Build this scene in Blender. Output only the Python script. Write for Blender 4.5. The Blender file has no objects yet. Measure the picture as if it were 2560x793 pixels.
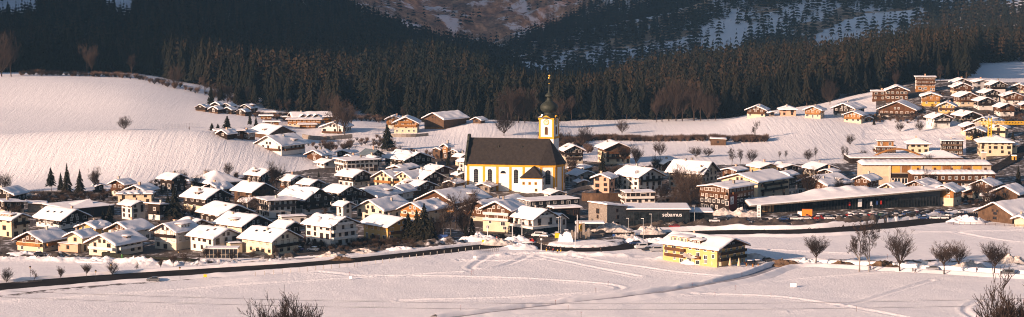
import bpy, math, random
import numpy as np
from mathutils import Vector, noise as mnoise
random.seed(7); rng = np.random.default_rng(7)
R = math.radians
SC = bpy.context.scene
COL = SC.collection
# ------------------------------------------------------------ camera, world, sun
F = 5200.0; HCAM = 111.0; YH = -130.0; CX = 1280.0; CY = 396.5
PITCH = math.atan((CY-YH)/F)
cam = bpy.data.cameras.new('camera'); cam.sensor_width = 36; cam.lens = 36*F/2560
cam.clip_start = 1; cam.clip_end = 20000
co = bpy.data.objects.new('camera', cam); COL.objects.link(co)
co.location = (0, 0, HCAM); co.rotation_euler = (math.pi/2-PITCH, 0, 0)
SC.camera = co
SUN_EL = 15.0
SUN_AZ = 52.0      # degrees the sun stands left of the direction behind the camera
sd = Vector((-math.sin(R(SUN_AZ))*math.cos(R(SUN_EL)), -math.cos(R(SUN_AZ))*math.cos(R(SUN_EL)), math.sin(R(SUN_EL))))
w = bpy.data.worlds.new('World'); SC.world = w; w.use_nodes = True
nt = w.node_tree; bg = nt.nodes['Background']
sky = nt.nodes.new('ShaderNodeTexSky'); sky.sky_type = 'NISHITA'; sky.sun_disc = False
sky.sun_elevation = R(SUN_EL); sky.sun_rotation = math.atan2(sd.x, sd.y)
sky.air_density = 0.8; sky.dust_density = 2.6; sky.ozone_density = 1.5; sky.altitude = 700
nt.links.new(sky.outputs[0], bg.inputs[0]); bg.inputs[1].default_value = 0.056
sl = bpy.data.lights.new('sun', 'SUN'); sl.energy = 5.0; sl.angle = R(0.5); sl.color = (1.0, 0.67, 0.49)
so = bpy.data.objects.new('sun', sl); COL.objects.link(so); so.rotation_euler = sd.to_track_quat('Z', 'Y').to_euler()
so.location = (-300, -300, 400)
SC.view_settings.view_transform = 'Standard'; SC.view_settings.look = 'None'
SC.view_settings.exposure = 0.96; SC.view_settings.gamma = 1.0; SC.view_settings.use_curve_mapping = False
SC.cycles.max_bounces = 5; SC.cycles.diffuse_bounces = 2; SC.cycles.glossy_bounces = 2; SC.cycles.volume_bounces = 0
SC.cycles.use_denoising = True; SC.cycles.filter_width = 1.05
# ------------------------------------------------------------ projection helpers
cp, sp = math.cos(PITCH), math.sin(PITCH)
def ray(px, py):
    a = (px-CX)/F; b = (CY-py)/F
    return a, cp+b*sp, -sp+b*cp          # X, Y, Z of the view ray
def at(px, py, Y):
    a, y, z = ray(px, py); return (a*Y/y, Y, HCAM+z*Y/y)
def project(x, y, z):
    dz = z-HCAM; d = y*cp-dz*sp; v = y*sp+dz*cp
    return CX+F*x/d, CY-F*v/d
# ------------------------------------------------------------ terrain height
def Z(px, py, Y): return at(px, py, Y)[2]
PROF = {
 -400: [(990,None),(1060,345),(1110,352),(1160,335),(1310,200),(1600,186),(2000,85),(2350,25),(2800,-60),(3600,-330),(5000,-500),(7500,-650)],
    0: [(978,None),(1060,335),(1112,350),(1165,328),(1260,272),(1370,189),(1600,176),(2000,80),(2350,28),(2800,-60),(3600,-330),(5000,-500),(7500,-650)],
  300: [(985,None),(1065,324),(1120,342),(1180,323),(1400,192),(1620,176),(2100,60),(2500,0),(2900,-80),(3600,-330),(5000,-500),(7500,-650)],
  480: [(1000,None),(1070,326),(1120,345),(1185,328),(1400,215),(1500,205),(2000,90),(2500,-10),(2900,-70),(3600,-300),(5000,-450),(7500,-650)],
  640: [(1015,None),(1078,350),(1112,362),(1160,345),(1345,268),(1400,252),(1700,185),(2300,60),(2900,-60),(3600,-250),(5000,-400),(7500,-600)],
  760: [(1035,None),(1080,382),(1110,386),(1180,355),(1330,288),(1400,268),(1700,195),(2300,75),(2950,-20),(3500,-60),(5000,-200),(7500,-500)],
  850: [(1065,None),(1100,396),(1190,350),(1310,293),(1400,275),(1700,205),(2300,100),(3000,18),(3400,50),(4300,30),(5200,-100),(7500,-450)],
 1000: [(1110,None),(1200,341),(1270,318),(1330,301),(1500,262),(1700,190),(1850,202),(2300,140),(2900,75),(3300,125),(4200,70),(5100,-60),(7500,-450)],
 1100: [(1115,None),(1180,352),(1265,312),(1330,306),(1500,266),(1690,190),(1850,212),(2300,160),(2800,112),(3200,150),(4200,95),(5100,-50),(7500,-450)],
 1200: [(1115,None),(1180,350),(1260,302),(1330,304),(1500,278),(1650,216),(1800,248),(2300,170),(2700,140),(3100,170),(4200,115),(5100,-40),(7500,-450)],
 1320: [(1115,None),(1260,310),(1340,305),(1500,296),(1600,276),(1750,300),(2200,205),(2420,156),(2700,200),(3000,140),(3300,82),(3600,130),(4400,80),(5100,-50),(7500,-450)],
 1450: [(1125,None),(1250,None),(1340,302),(1500,296),(1720,272),(1900,282),(2300,225),(2600,190),(3000,115),(3500,38),(3800,70),(4600,40),(5300,-80),(7500,-450)],
 1600: [(1125,None),(1250,None),(1340,301),(1500,282),(1800,212),(2000,232),(2500,190),(3000,95),(3600,-20),(4200,-180),(5500,-400),(7500,-600)],
 1800: [(1120,None),(1240,318),(1340,298),(1500,270),(1850,178),(2000,200),(2500,150),(3000,45),(3600,-80),(4500,-350),(7500,-700)],
 1920: [(1110,None),(1180,346),(1262,290),(1300,283),(1345,280),(1500,250),(1900,165),(2050,190),(2500,135),(3000,30),(3600,-90),(4500,-350),(7500,-700)],
 2020: [(1105,None),(1180,343),(1262,288),(1300,280),(1345,268),(1500,235),(1900,165),(2050,190),(2500,125),(3000,20),(3600,-100),(4500,-350),(7500,-700)],
 2200: [(1095,None),(1150,366),(1230,313),(1262,292),(1320,262),(1390,228),(1500,205),(1900,155),(2050,180),(2500,105),(3000,10),(3600,-110),(4500,-350),(7500,-700)],
 2320: [(1080,None),(1150,356),(1220,310),(1300,256),(1390,214),(1440,200),(1900,146),(2050,170),(2500,90),(3000,0),(3600,-120),(4500,-350),(7500,-700)],
 2440: [(1070,None),(1150,350),(1220,302),(1300,254),(1390,212),(1440,200),(1700,160),(1900,136),(2050,160),(2500,75),(3000,-20),(3600,-140),(4500,-350),(7500,-700)],
 2560: [(1050,None),(1150,348),(1220,305),(1300,258),(1400,216),(1450,204),(1700,158),(1900,128),(2050,150),(2500,65),(3000,-30),(3600,-150),(4500,-350),(7500,-700)],
 2960: [(1050,None),(1150,350),(1300,262),(1450,205),(1700,158),(1900,120),(2050,140),(2500,60),(3000,-30),(3600,-150),(4500,-350),(7500,-700)],
}
ys_t = np.unique(np.concatenate([np.arange(500,1350,5.), np.arange(1350,3000,15.), np.arange(3000,7501,50.)]))
def pchip(x, y, xi):
    x = np.array(x, float); y = np.array(y, float); h = np.diff(x); d = np.diff(y)/h
    m = np.zeros_like(x)
    for k in range(1, len(x)-1):
        if d[k-1]*d[k] > 0:
            w1 = 2*h[k]+h[k-1]; w2 = h[k]+2*h[k-1]; m[k] = (w1+w2)/(w1/d[k-1]+w2/d[k])
    m[-1] = d[-1]
    i = np.clip(np.searchsorted(x, xi)-1, 0, len(x)-2); t = np.clip((xi-x[i])/h[i], 0, 1)
    return (2*t**3-3*t**2+1)*y[i]+(t**3-2*t**2+t)*h[i]*m[i]+(-2*t**3+3*t**2)*y[i+1]+(t**3-t**2)*h[i]*m[i+1]
pk = sorted(PROF); tabl = []
for px in pk:
    xs = [400.0]; zs = [0.0]
    for Y, py in PROF[px]:
        xs.append(Y); zs.append(0.0 if py is None else Z(px, py, Y))
    tabl.append(pchip(xs, zs, ys_t))
tabl = np.array(tabl)
pxg = np.arange(-400, 2961, 8.0); TAB = np.empty((len(pxg), len(ys_t)))
for j in range(len(ys_t)): TAB[:, j] = pchip(pk, tabl[:, j], pxg)
ug = (pxg-CX)/F*1.0
dvec = np.array([math.sin(R(SUN_AZ)), math.cos(R(SUN_AZ))]); nvec = np.array([-dvec[1], dvec[0]])
def bump(X, Y, cx, cy, sn, sdd, H):
    a = (X-cx)*dvec[0]+(Y-cy)*dvec[1]; s = (X-cx)*nvec[0]+(Y-cy)*nvec[1]
    return H*np.exp(-(a/sdd)**4/2-(s/sn)**4/2)
def base_h(X, Y):
    X = np.asarray(X, float); Y = np.asarray(Y, float)
    Yc = np.clip(Y, 500, 7500); u = X/np.maximum(Y, 1.0)
    uf = np.clip((u-ug[0])/(ug[1]-ug[0]), 0, len(ug)-1.001); i = uf.astype(int); fu = uf-i
    j = np.clip(np.searchsorted(ys_t, Yc)-1, 0, len(ys_t)-2); fy = (Yc-ys_t[j])/(ys_t[j+1]-ys_t[j])
    z = (TAB[i, j]*(1-fu)+TAB[i+1, j]*fu)*(1-fy)+(TAB[i, j+1]*(1-fu)+TAB[i+1, j+1]*fu)*fy
    near = np.clip((430-Y)/430, 0, 1); z = z+np.maximum(0, near)**1.4*(HCAM-6)      # the camera's hill
    # unseen hills added on the left to shade the forest and far slopes
    z = z+bump(X, Y, -852, 1416, 300, 110, 130)+bump(X, Y, -1150, 1310, 400, 150, 380)+bump(X, Y, -1619, 1908, 560, 220, 950)
    return z
# polylines (in ground coordinates, read once from the flat valley floor)
def g0(px, py): 
    Y = 1.0; a, y, z = ray(px, py); t = -HCAM/z; return (a*t, y*t)
def pl(pts): return [g0(*p) for p in pts]
def smooth(P, n=3):
    P = np.array(P, float)
    for _ in range(n):
        Q = [P[0]]
        for k in range(len(P)-1): Q += [P[k]*.75+P[k+1]*.25, P[k]*.25+P[k+1]*.75]
        Q.append(P[-1]); P = np.array(Q)
    return P
ROAD_MAIN = smooth(pl([(-260,752),(0,722),(200,704),(400,689),(600,675),(800,661),(950,647),(1100,631),(1230,616),(1340,607)]))
ROAD_EAST = smooth(pl([(1560,604),(1650,590),(1800,582),(2000,582),(2150,573),(2300,557),(2400,545),(2500,532),(2800,515)]))
LANE = smooth(pl([(2800,700),(2560,690),(2400,680),(2250,672),(2080,662),(1975,660),(1930,672),(1880,692),(1780,712),(1640,735),(1480,753),(1300,774),(1100,800)]))
PATH = smooth(pl([(-150,712),(0,702),(200,690),(400,676),(560,660),(700,650),(850,640)]))
ROADS = [('main_road', ROAD_MAIN, 13.0, 1.0), ('main_road', ROAD_EAST, 16.0, 1.3), ('lane', LANE, 4.2, 1.2), ('footpath', PATH, 2.5, .5)]
TRACKS = [smooth(pl(t)) for t in [
 [(640,683),(900,688),(1180,692),(1400,700),(1560,714),(1540,728),(1280,745),(1000,752)],
 [(1430,640),(1560,662),(1700,682),(1880,696)], [(1700,733),(1920,738),(2100,762),(2300,800)],
 [(1880,622),(2000,628),(2120,634)], [(2390,580),(2480,598),(2700,620)], [(2270,582),(2420,578),(2560,574)],
 [(1280,796),(1500,770),(1700,742),(1850,715),(2000,695),(2300,676)], [(1220,640),(1160,675),(1250,668),(1320,640)],
 [(1350,640),(1480,668),(1600,690)],[(1980,780),(2100,770),(2330,700)],
 [(2450,800),(2400,770),(2450,750)], [(-100,760),(300,735),(700,705),(1150,680)],[(1150,650),(1300,652),(1500,640)]]]
def pdist(X, Y, P):
    d = np.full(X.shape, 1e9)
    for a, b in zip(P[:-1], P[1:]):
        v = b-a; L2 = max(v@v, 1e-9); t = np.clip(((X-a[0])*v[0]+(Y-a[1])*v[1])/L2, 0, 1)
        d = np.minimum(d, np.hypot(X-a[0]-t*v[0], Y-a[1]-t*v[1]))
    return d
def vnoise(X, Y, s, seed=0):
    # cheap value noise
    x = X/s+seed*17.3; y = Y/s+seed*9.1; xi = np.floor(x); yi = np.floor(y); fx = x-xi; fy = y-yi
    fx = fx*fx*(3-2*fx); fy = fy*fy*(3-2*fy)
    def h(a, b): v = np.sin(a*127.1+b*311.7+seed*74.7)*43758.5453; return v-np.floor(v)
    return (h(xi,yi)*(1-fx)+h(xi+1,yi)*fx)*(1-fy)+(h(xi,yi+1)*(1-fx)+h(xi+1,yi+1)*fx)*fy
def fbm(X, Y, s, o=4, seed=0):
    v = 0; a = .5
    for k in range(o): v = v+a*vnoise(X, Y, s/2**k, seed+k); a *= .5
    return v
def inpoly(x, y, P):
    r = np.zeros(x.shape, bool); n = len(P)
    for i in range(n):
        x1, y1 = P[i]; x2, y2 = P[(i+1)%n]; c = ((y1 > y) != (y2 > y)) & (x < (x2-x1)*(y-y1)/(y2-y1+1e-12)+x1); r ^= c
    return r
ISLAND = g0(1452, 603); ISL_R = 17.0
def detail_h(X, Y):
    z = np.zeros(X.shape)
    m = (Y > 480) & (Y < 900)
    x = X[m]; y = Y[m]; d = np.zeros(x.shape); n1 = fbm(x, y, 5, 3, 3); n2 = fbm(x, y, 1.6, 2, 5)
    d += 0.5*(fbm(x, y, 45, 2, 9)-.5)+.45*(fbm(x, y, 13, 4, 19)-.5)
    rd = np.full(x.shape, 1e9)
    for nm, P, wd, hb in ROADS:
        q = pdist(x, y, P)-wd/2
        rd = np.minimum(rd, q)
    for T in TRACKS:
        q = pdist(x, y, T); d += -0.26*np.exp(-(q/.8)**2)+0.18*np.exp(-((q-2.0)/.7)**2)*(.5+n2)
    ri = np.hypot(x-ISLAND[0], y-ISLAND[1])
    em = smooth(pl([(520,710),(700,694),(800,684),(900,673),(1000,660),(1100,646),(1205,633)])); q = pdist(x, y, em)
    d += 1.15*np.clip(1-q/8, 0, 1)**.8*np.clip(np.interp(CX+F*x/y, [500,640,1190,1230], [0,1,1,0]), 0, 1)*(.9+.2*n1)
    # snow ploughed up round the square and along the village edge
    vil = smooth(pl([(-200,640),(0,640),(150,648),(330,655),(520,664),(640,652),(800,640),(900,628),(1080,612),(1200,604)]))
    q = pdist(x, y, vil); d += 2.6*np.exp(-(q/5.5)**2)*np.clip(n1*2.2-.5, 0, 1.3)*(0.3+1.3*n2)
    e2 = smooth(pl([(1250,640),(1330,632),(1450,636),(1600,640),(1650,648)])); q = pdist(x, y, e2)
    d += 1.6*np.exp(-(q/3)**2)*np.clip(n1*1.9-.35, 0, 1.2)*(0.6+.8*n2)
    e3 = smooth(pl([(1640,566),(1760,562),(1900,566),(2050,566),(2200,557),(2380,542)])); q = pdist(x, y, e3)
    d += 3.4*np.exp(-(q/7)**2)*(.3+1.1*n1)*(0.4+1.2*n2)
    e4 = smooth(pl([(1960,655),(2030,650),(2150,655),(2250,660),(2380,655),(2560,662),(2750,670)])); q = pdist(x, y, e4)
    d += 1.5*np.exp(-(q/3.2)**2)*np.clip(n1*2-.3, 0, 1.3)*(0.6+.8*n2)
    flat = (rd < 0.6) & ~(n1 < -1) | (ri < ISL_R+11) | ((y > 768) & (y < 806) & (x > -18) & (x < 48) & (ri > ISL_R))
    d = np.where(flat, np.minimum(d, 0)*0-0.08, d)
    d = np.where((ri < ISL_R), 0.7+0.5*n1*np.clip((ISL_R-ri)/3, 0, 1), d)
    z[m] = d
    f = Y > 2350
    x = X[f]; y = Y[f]; k = np.clip((y-2350)/900, 0, 1)
    rid = 1-np.abs(2*fbm(x, y*.6, 420, 6, 21)-1)
    z[f] += k*(rid-.75)*150*np.clip((y-2500)/2500, .18, 1)
    m3 = (Y > 880) & (Y < 2350); x = X[m3]; y = Y[m3]
    vz = ((x/y > .02) & (y > 1070) & (x/y > .17)) | (y < 1075) & (x/y > -.07); z[m3] += np.where(vz & (y < 1440), 1.3*(fbm(x, y, 9, 3, 44)-.5), 0)
    z[m3] += 1.2*(fbm(x, y, 90, 3, 12)-.5)*np.clip((y-880)/100, 0, 1)
    return z
def height(X, Y):
    X = np.atleast_1d(np.asarray(X, float)); Y = np.atleast_1d(np.asarray(Y, float))
    return base_h(X, Y)+detail_h(X, Y)
def hz(x, y, det=True): return float(height([x], [y])[0]) if det else float(base_h([x], [y])[0])
def gp(px, py, det=False):
    """where the view ray through a pixel of the photograph meets the ground"""
    a, y, z = ray(px, py); Ys = np.arange(500, 6000, 1.5); X = a/y*Ys; zz = HCAM+z/y*Ys
    h = base_h(X, Ys)+(detail_h(X, Ys) if det else 0); k = np.argmax(h >= zz)
    if h[k] < zz[k]: k = len(Ys)-1
    return float(X[k]), float(Ys[k]), float(h[k])
# ------------------------------------------------------------ materials
def new_mat(name):
    m = bpy.data.materials.new(name); m.use_nodes = True; nt = m.node_tree
    return m, nt, nt.nodes['Principled BSDF']
def N(nt, t, **k):
    n = nt.nodes.new(t)
    for a, v in k.items():
        if a.startswith('i_'): n.inputs[a[2:].replace('_', ' ')].default_value = v
        else: setattr(n, a, v)
    return n
def ramp(nt, fac, stops):
    r = N(nt, 'ShaderNodeValToRGB'); e = r.color_ramp.elements
    while len(e) < len(stops): e.new(0.5)
    for q, (p, c) in zip(e, stops): q.position = p; q.color = (*c, 1)
    nt.links.new(fac, r.inputs[0]); return r.outputs[0]
def mixc(nt, fac, a, b):
    m = N(nt, 'ShaderNodeMix', data_type='RGBA')
    if hasattr(fac, 'links'): nt.links.new(fac, m.inputs[0])
    else: m.inputs[0].default_value = fac
    for i, v in ((6, a), (7, b)):
        if isinstance(v, tuple): m.inputs[i].default_value = (*v, 1)
        else: nt.links.new(v, m.inputs[i])
    return m.outputs[2]
def pbr(name, col, rough=.8, var=.15, scale=1.2, bump=0.0, bscale=8, metal=0, spec=.3):
    m, nt, b = new_mat(name)
    tc = N(nt, 'ShaderNodeTexCoord'); n = N(nt, 'ShaderNodeTexNoise', i_Scale=scale, i_Detail=5.0)
    nt.links.new(tc.outputs['Object'], n.inputs['Vector'])
    lo = tuple(c*(1-var) for c in col); hi = tuple(min(1, c*(1+var)) for c in col)
    nt.links.new(ramp(nt, n.outputs[0], [(.3, lo), (.7, hi)]), b.inputs['Base Color'])
    b.inputs['Roughness'].default_value = rough; b.inputs['Metallic'].default_value = metal
    b.inputs['Specular IOR Level'].default_value = spec
    if bump:
        n2 = N(nt, 'ShaderNodeTexNoise', i_Scale=bscale, i_Detail=4.0); nt.links.new(tc.outputs['Object'], n2.inputs['Vector'])
        bp = N(nt, 'ShaderNodeBump', i_Strength=1.0, i_Distance=bump); nt.links.new(n2.outputs[0], bp.inputs['Height']); nt.links.new(bp.outputs[0], b.inputs['Normal'])
    return m
def wood(name, col, horiz=False, sc=3.0):
    m, nt, b = new_mat(name)
    tc = N(nt, 'ShaderNodeTexCoord'); mp = N(nt, 'ShaderNodeMapping'); nt.links.new(tc.outputs['Object'], mp.inputs[0])
    mp.inputs['Scale'].default_value = (1, 1, 5) if horiz else (5, 5, .35)
    n = N(nt, 'ShaderNodeTexNoise', i_Scale=sc*.45, i_Detail=4.0); nt.links.new(mp.outputs[0], n.inputs['Vector'])
    n2 = N(nt, 'ShaderNodeTexNoise', i_Scale=.5, i_Detail=3.0); nt.links.new(tc.outputs['Object'], n2.inputs['Vector'])
    c1 = ramp(nt, n.outputs[0], [(.3, tuple(c*.55 for c in col)), (.7, tuple(min(1, c*1.3) for c in col))])
    c2 = ramp(nt, n2.outputs[0], [(.35, (.65, .62, .6)), (.7, (1, 1, 1))])
    mm = N(nt, 'ShaderNodeMix', data_type='RGBA', blend_type='MULTIPLY'); mm.inputs[0].default_value = 1
    nt.links.new(c1, mm.inputs[6]); nt.links.new(c2, mm.inputs[7]); nt.links.new(mm.outputs[2], b.inputs['Base Color'])
    b.inputs['Roughness'].default_value = .8; b.inputs['Specular IOR Level'].default_value = .2
    bp = N(nt, 'ShaderNodeBump', i_Strength=.6, i_Distance=.03); nt.links.new(n.outputs[0], bp.inputs['Height']); nt.links.new(bp.outputs[0], b.inputs['Normal'])
    return m
M = {}
WALLC = dict(white=(.74,.71,.66), cream=(.72,.60,.42), yellow=(.64,.42,.16), pale=(.74,.66,.52), peach=(.62,.40,.28), orange=(.66,.33,.07),
             grey=(.45,.45,.45), dgrey=(.10,.11,.12), gold=(.70,.42,.08), sand=(.55,.47,.36), red=(.16,.03,.02), black=(.02,.021,.023))
for k, c in WALLC.items(): M[k] = pbr('plaster_'+k, tuple(v*.82 for v in c), .9, .09, .6, .01, 6)
M['dark'] = wood('dark_stained_wood', (.022,.013,.008)); M['brown'] = wood('brown_wood', (.115,.052,.022)); M['honey'] = wood('honey_wood', (.36,.17,.05))
M['weath'] = wood('weathered_planks', (.12,.072,.042)); M['roofwood'] = wood('roof_edge_wood', (.15,.08,.04), True)
M['slate'] = pbr('slate_roof', (.024,.019,.016), .75, .35, .8, .05, 3)
M['roofgrey'] = pbr('grey_sheet_roof', (.10,.13,.15), .5, .15, .5)
M['metal'] = pbr('grey_metal', (.3,.31,.32), .45, .1, 2, metal=.6); M['dmetal'] = pbr('dark_metal', (.04,.04,.045), .5, .1, 2, metal=.4)
M['copper'] = pbr('aged_copper', (.030,.034,.024), .6, .4, 1.5, .03, 5, metal=.25); M['goldm'] = pbr('gold_leaf', (.8,.45,.1), .3, .1, 2, metal=1)
M['churchwhite'] = pbr('church_white_plaster', (.80,.78,.73), .9, .05, .4); M['churchgold'] = pbr('church_ochre_trim', (.64,.32,.03), .9, .14, .6)
M['stone'] = pbr('stone', (.22,.19,.16), .9, .3, 1.5, .06, 4); M['concrete'] = pbr('concrete', (.38,.35,.31), .9, .2, .6, .02, 3)
M['asphalt'] = pbr('asphalt_wet', (.022,.019,.018), .95, .5, .12, .01, 2, spec=.05); M['path'] = pbr('packed_snow_path', (.30,.30,.33), .8, .35, .25, .03, 2)
M['bark'] = pbr('bark', (.045,.030,.022), .95, .3, 3); M['twig'] = pbr('twigs', (.040,.026,.019), .95, .3, .6); M['birch'] = pbr('birch_bark', (.22,.19,.165), .9, .3, 3)
M['frame'] = pbr('window_frame_white', (.7,.68,.64), .6, .05, 2); M['frameb'] = pbr('window_frame_brown', (.08,.04,.02), .6, .1, 2)
M['tyre'] = pbr('tyre_rubber', (.02,.02,.02), .8, .1, 3); M['rim'] = pbr('wheel_rim', (.4,.4,.42), .3, .1, 3, metal=.8)
M['shrub'] = pbr('shrub_twigs', (.085,.055,.042), .95, .3, .6)
M['hedge'] = pbr('hedge', (.016,.017,.010), .95, .5, 1.5, .15, 5); M['cloth'] = pbr('beige_parasol_cloth', (.55,.42,.27), .9, .1, 3)
M['yellowp'] = pbr('yellow_paint', (.75,.45,.02), .5, .1, 2); M['redp'] = pbr('red_paint', (.45,.03,.02), .5, .1, 2); M['greenp'] = pbr('green_fabric', (.05,.30,.06), .8, .1, 2)
M['bluep'] = pbr('blue_paint', (.03,.08,.25), .5, .1, 2); M['signw'] = pbr('sign_white', (.8,.8,.8), .5, .03, 2); M['orangep'] = pbr('orange_paint', (.75,.2,.02), .5, .1, 2)
M['navy'] = pbr('navy_fabric', (.02,.025,.05), .8, .1, 2); M['skin'] = pbr('skin', (.5,.28,.2), .6, .05, 2); M['blackf'] = pbr('black_fabric', (.012,.012,.014), .9, .1, 2)
def glass(name, col, rough=.12):
    m, nt, b = new_mat(name); tc = N(nt, 'ShaderNodeTexCoord'); n = N(nt, 'ShaderNodeTexNoise', i_Scale=.7, i_Detail=2.0); nt.links.new(tc.outputs['Object'], n.inputs['Vector'])
    nt.links.new(ramp(nt, n.outputs[0], [(.4, tuple(c*.6 for c in col)), (.6, tuple(c*1.5 for c in col))]), b.inputs['Base Color'])
    b.inputs['Roughness'].default_value = rough; b.inputs['Specular IOR Level'].default_value = .3; return m
M['glass'] = glass('window_glass', (.018,.021,.025)); M['shopglass'] = glass('shop_glass', (.012,.016,.018), .06)
M['lampglass'] = glass('lamp_glass', (.35,.24,.12), .3)
def carpaint(n, c):
    m, nt, b = new_mat('car_paint_'+n); tc = N(nt, 'ShaderNodeTexCoord'); q = N(nt, 'ShaderNodeTexNoise', i_Scale=1.0); nt.links.new(tc.outputs['Object'], q.inputs['Vector'])
    nt.links.new(ramp(nt, q.outputs[0], [(.3, tuple(x*.85 for x in c)), (.7, c)]), b.inputs['Base Color']); b.inputs['Roughness'].default_value = .35; b.inputs['Coat Weight'].default_value = .4; return m
CARC = dict(white=(.65,.65,.66), silver=(.33,.34,.36), black=(.015,.015,.018), blue=(.03,.06,.16), red=(.3,.02,.015), grey=(.12,.125,.13), green=(.03,.08,.05))
for k, c in CARC.items(): M['car_'+k] = carpaint(k, c)
def snow_mat(name, ground=False):
    m, nt, b = new_mat(name); L = nt.links
    tc = N(nt, 'ShaderNodeTexCoord'); 
    n = N(nt, 'ShaderNodeTexNoise', i_Scale=.35, i_Detail=5.0); L.new(tc.outputs['Object'], n.inputs['Vector'])
    col = ramp(nt, n.outputs[0], [(.3, (.78,.775,.80)), (.7, (.86,.855,.87))])
    b.inputs['Roughness'].default_value = .75; b.inputs['Specular IOR Level'].default_value = .25
    n1 = N(nt, 'ShaderNodeTexNoise', i_Scale=1.1 if ground else 2.5, i_Detail=6.0, i_Roughness=.6); L.new(tc.outputs['Object'], n1.inputs['Vector'])
    bp = N(nt, 'ShaderNodeBump', i_Strength=1.0, i_Distance=.26 if ground else .07); L.new(n1.outputs[0], bp.inputs['Height'])
    if ground:
        # ripples running down the slopes
        mp = N(nt, 'ShaderNodeMapping'); L.new(tc.outputs['Object'], mp.inputs[0]); mp.inputs['Scale'].default_value = (.60, .035, .05); mp.inputs['Rotation'].default_value = (0, 0, R(14))
        n3 = N(nt, 'ShaderNodeTexNoise', i_Scale=1.0, i_Detail=2.0, i_Distortion=.5); L.new(mp.outputs[0], n3.inputs['Vector'])
        ar = N(nt, 'ShaderNodeAttribute', attribute_name='ripple'); mu = N(nt, 'ShaderNodeMath', operation='MULTIPLY'); L.new(n3.outputs[0], mu.inputs[0]); L.new(ar.outputs['Fac'], mu.inputs[1])
        b2 = N(nt, 'ShaderNodeBump', i_Strength=1.0, i_Distance=1.0); L.new(mu.outputs[0], b2.inputs['Height']); L.new(bp.outputs[0], b2.inputs['Normal']); bp = b2
        ad = N(nt, 'ShaderNodeAttribute', attribute_name='dirt'); nd = N(nt, 'ShaderNodeTexNoise', i_Scale=.28, i_Detail=7.0, i_Roughness=.65); L.new(tc.outputs['Object'], nd.inputs['Vector'])
        sm = N(nt, 'ShaderNodeMath', operation='ADD'); L.new(nd.outputs[0], sm.inputs[0]); L.new(ad.outputs['Fac'], sm.inputs[1])
        f = ramp(nt, sm.outputs[0], [(.86, (0,0,0)), (1.0, (1,1,1))])
        col = mixc(nt, f, col, (.075,.06,.05))
        # far rock
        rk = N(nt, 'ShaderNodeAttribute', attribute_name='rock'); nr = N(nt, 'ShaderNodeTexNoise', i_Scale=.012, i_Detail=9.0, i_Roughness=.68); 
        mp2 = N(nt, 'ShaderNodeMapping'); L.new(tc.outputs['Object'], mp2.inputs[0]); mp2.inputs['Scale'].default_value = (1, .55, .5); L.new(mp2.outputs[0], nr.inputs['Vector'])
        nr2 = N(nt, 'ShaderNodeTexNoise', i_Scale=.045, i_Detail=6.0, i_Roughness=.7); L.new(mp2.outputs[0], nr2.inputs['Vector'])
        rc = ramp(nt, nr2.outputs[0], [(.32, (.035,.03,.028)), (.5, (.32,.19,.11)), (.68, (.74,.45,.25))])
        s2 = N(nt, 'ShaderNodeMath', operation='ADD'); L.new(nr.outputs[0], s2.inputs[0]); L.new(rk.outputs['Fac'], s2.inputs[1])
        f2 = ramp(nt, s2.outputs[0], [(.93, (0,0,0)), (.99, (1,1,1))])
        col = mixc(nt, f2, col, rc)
        b3 = N(nt, 'ShaderNodeBump', i_Strength=.8, i_Distance=12.0)
        mr = N(nt, 'ShaderNodeMath', operation='MULTIPLY'); L.new(nr2.outputs[0], mr.inputs[0]); L.new(rk.outputs['Fac'], mr.inputs[1]); L.new(mr.outputs[0], b3.inputs['Height']); L.new(bp.outputs[0], b3.inputs['Normal']); bp = b3
    L.new(bp.outputs[0], b.inputs['Normal']); L.new(col, b.inputs['Base Color'])
    return m
M['snow'] = snow_mat('snow'); M['ground'] = snow_mat('ground_snow', True)
M['dirtysnow'] = pbr('dirty_snow', (.55,.50,.46), .85, .4, .5, .25, 1.3)  # soiled ploughed snow, with the heaps' shadow also put into its tone
M['earth'] = pbr('earth_heap', (.12,.075,.045), .95, .6, .8, .25, 2)
def leafmat(name, c1, c2, c3):
    m, nt, b = new_mat(name); a = N(nt, 'ShaderNodeAttribute', attribute_name='tint'); oi = N(nt, 'ShaderNodeObjectInfo')
    s = N(nt, 'ShaderNodeMath', operation='ADD'); nt.links.new(a.outputs['Fac'], s.inputs[0])
    mu = N(nt, 'ShaderNodeMath', operation='MULTIPLY'); mu.inputs[1].default_value = .4; nt.links.new(oi.outputs['Random'], mu.inputs[0]); nt.links.new(mu.outputs[0], s.inputs[1])
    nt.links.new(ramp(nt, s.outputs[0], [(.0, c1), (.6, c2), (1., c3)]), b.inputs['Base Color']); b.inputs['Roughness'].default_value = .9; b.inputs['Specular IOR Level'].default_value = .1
    return m
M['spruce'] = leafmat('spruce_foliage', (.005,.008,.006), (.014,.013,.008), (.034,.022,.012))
M['spruceE'] = leafmat('shaded_slope_spruce_foliage', (.008,.014,.012), (.013,.019,.015), (.022,.026,.02))
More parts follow.
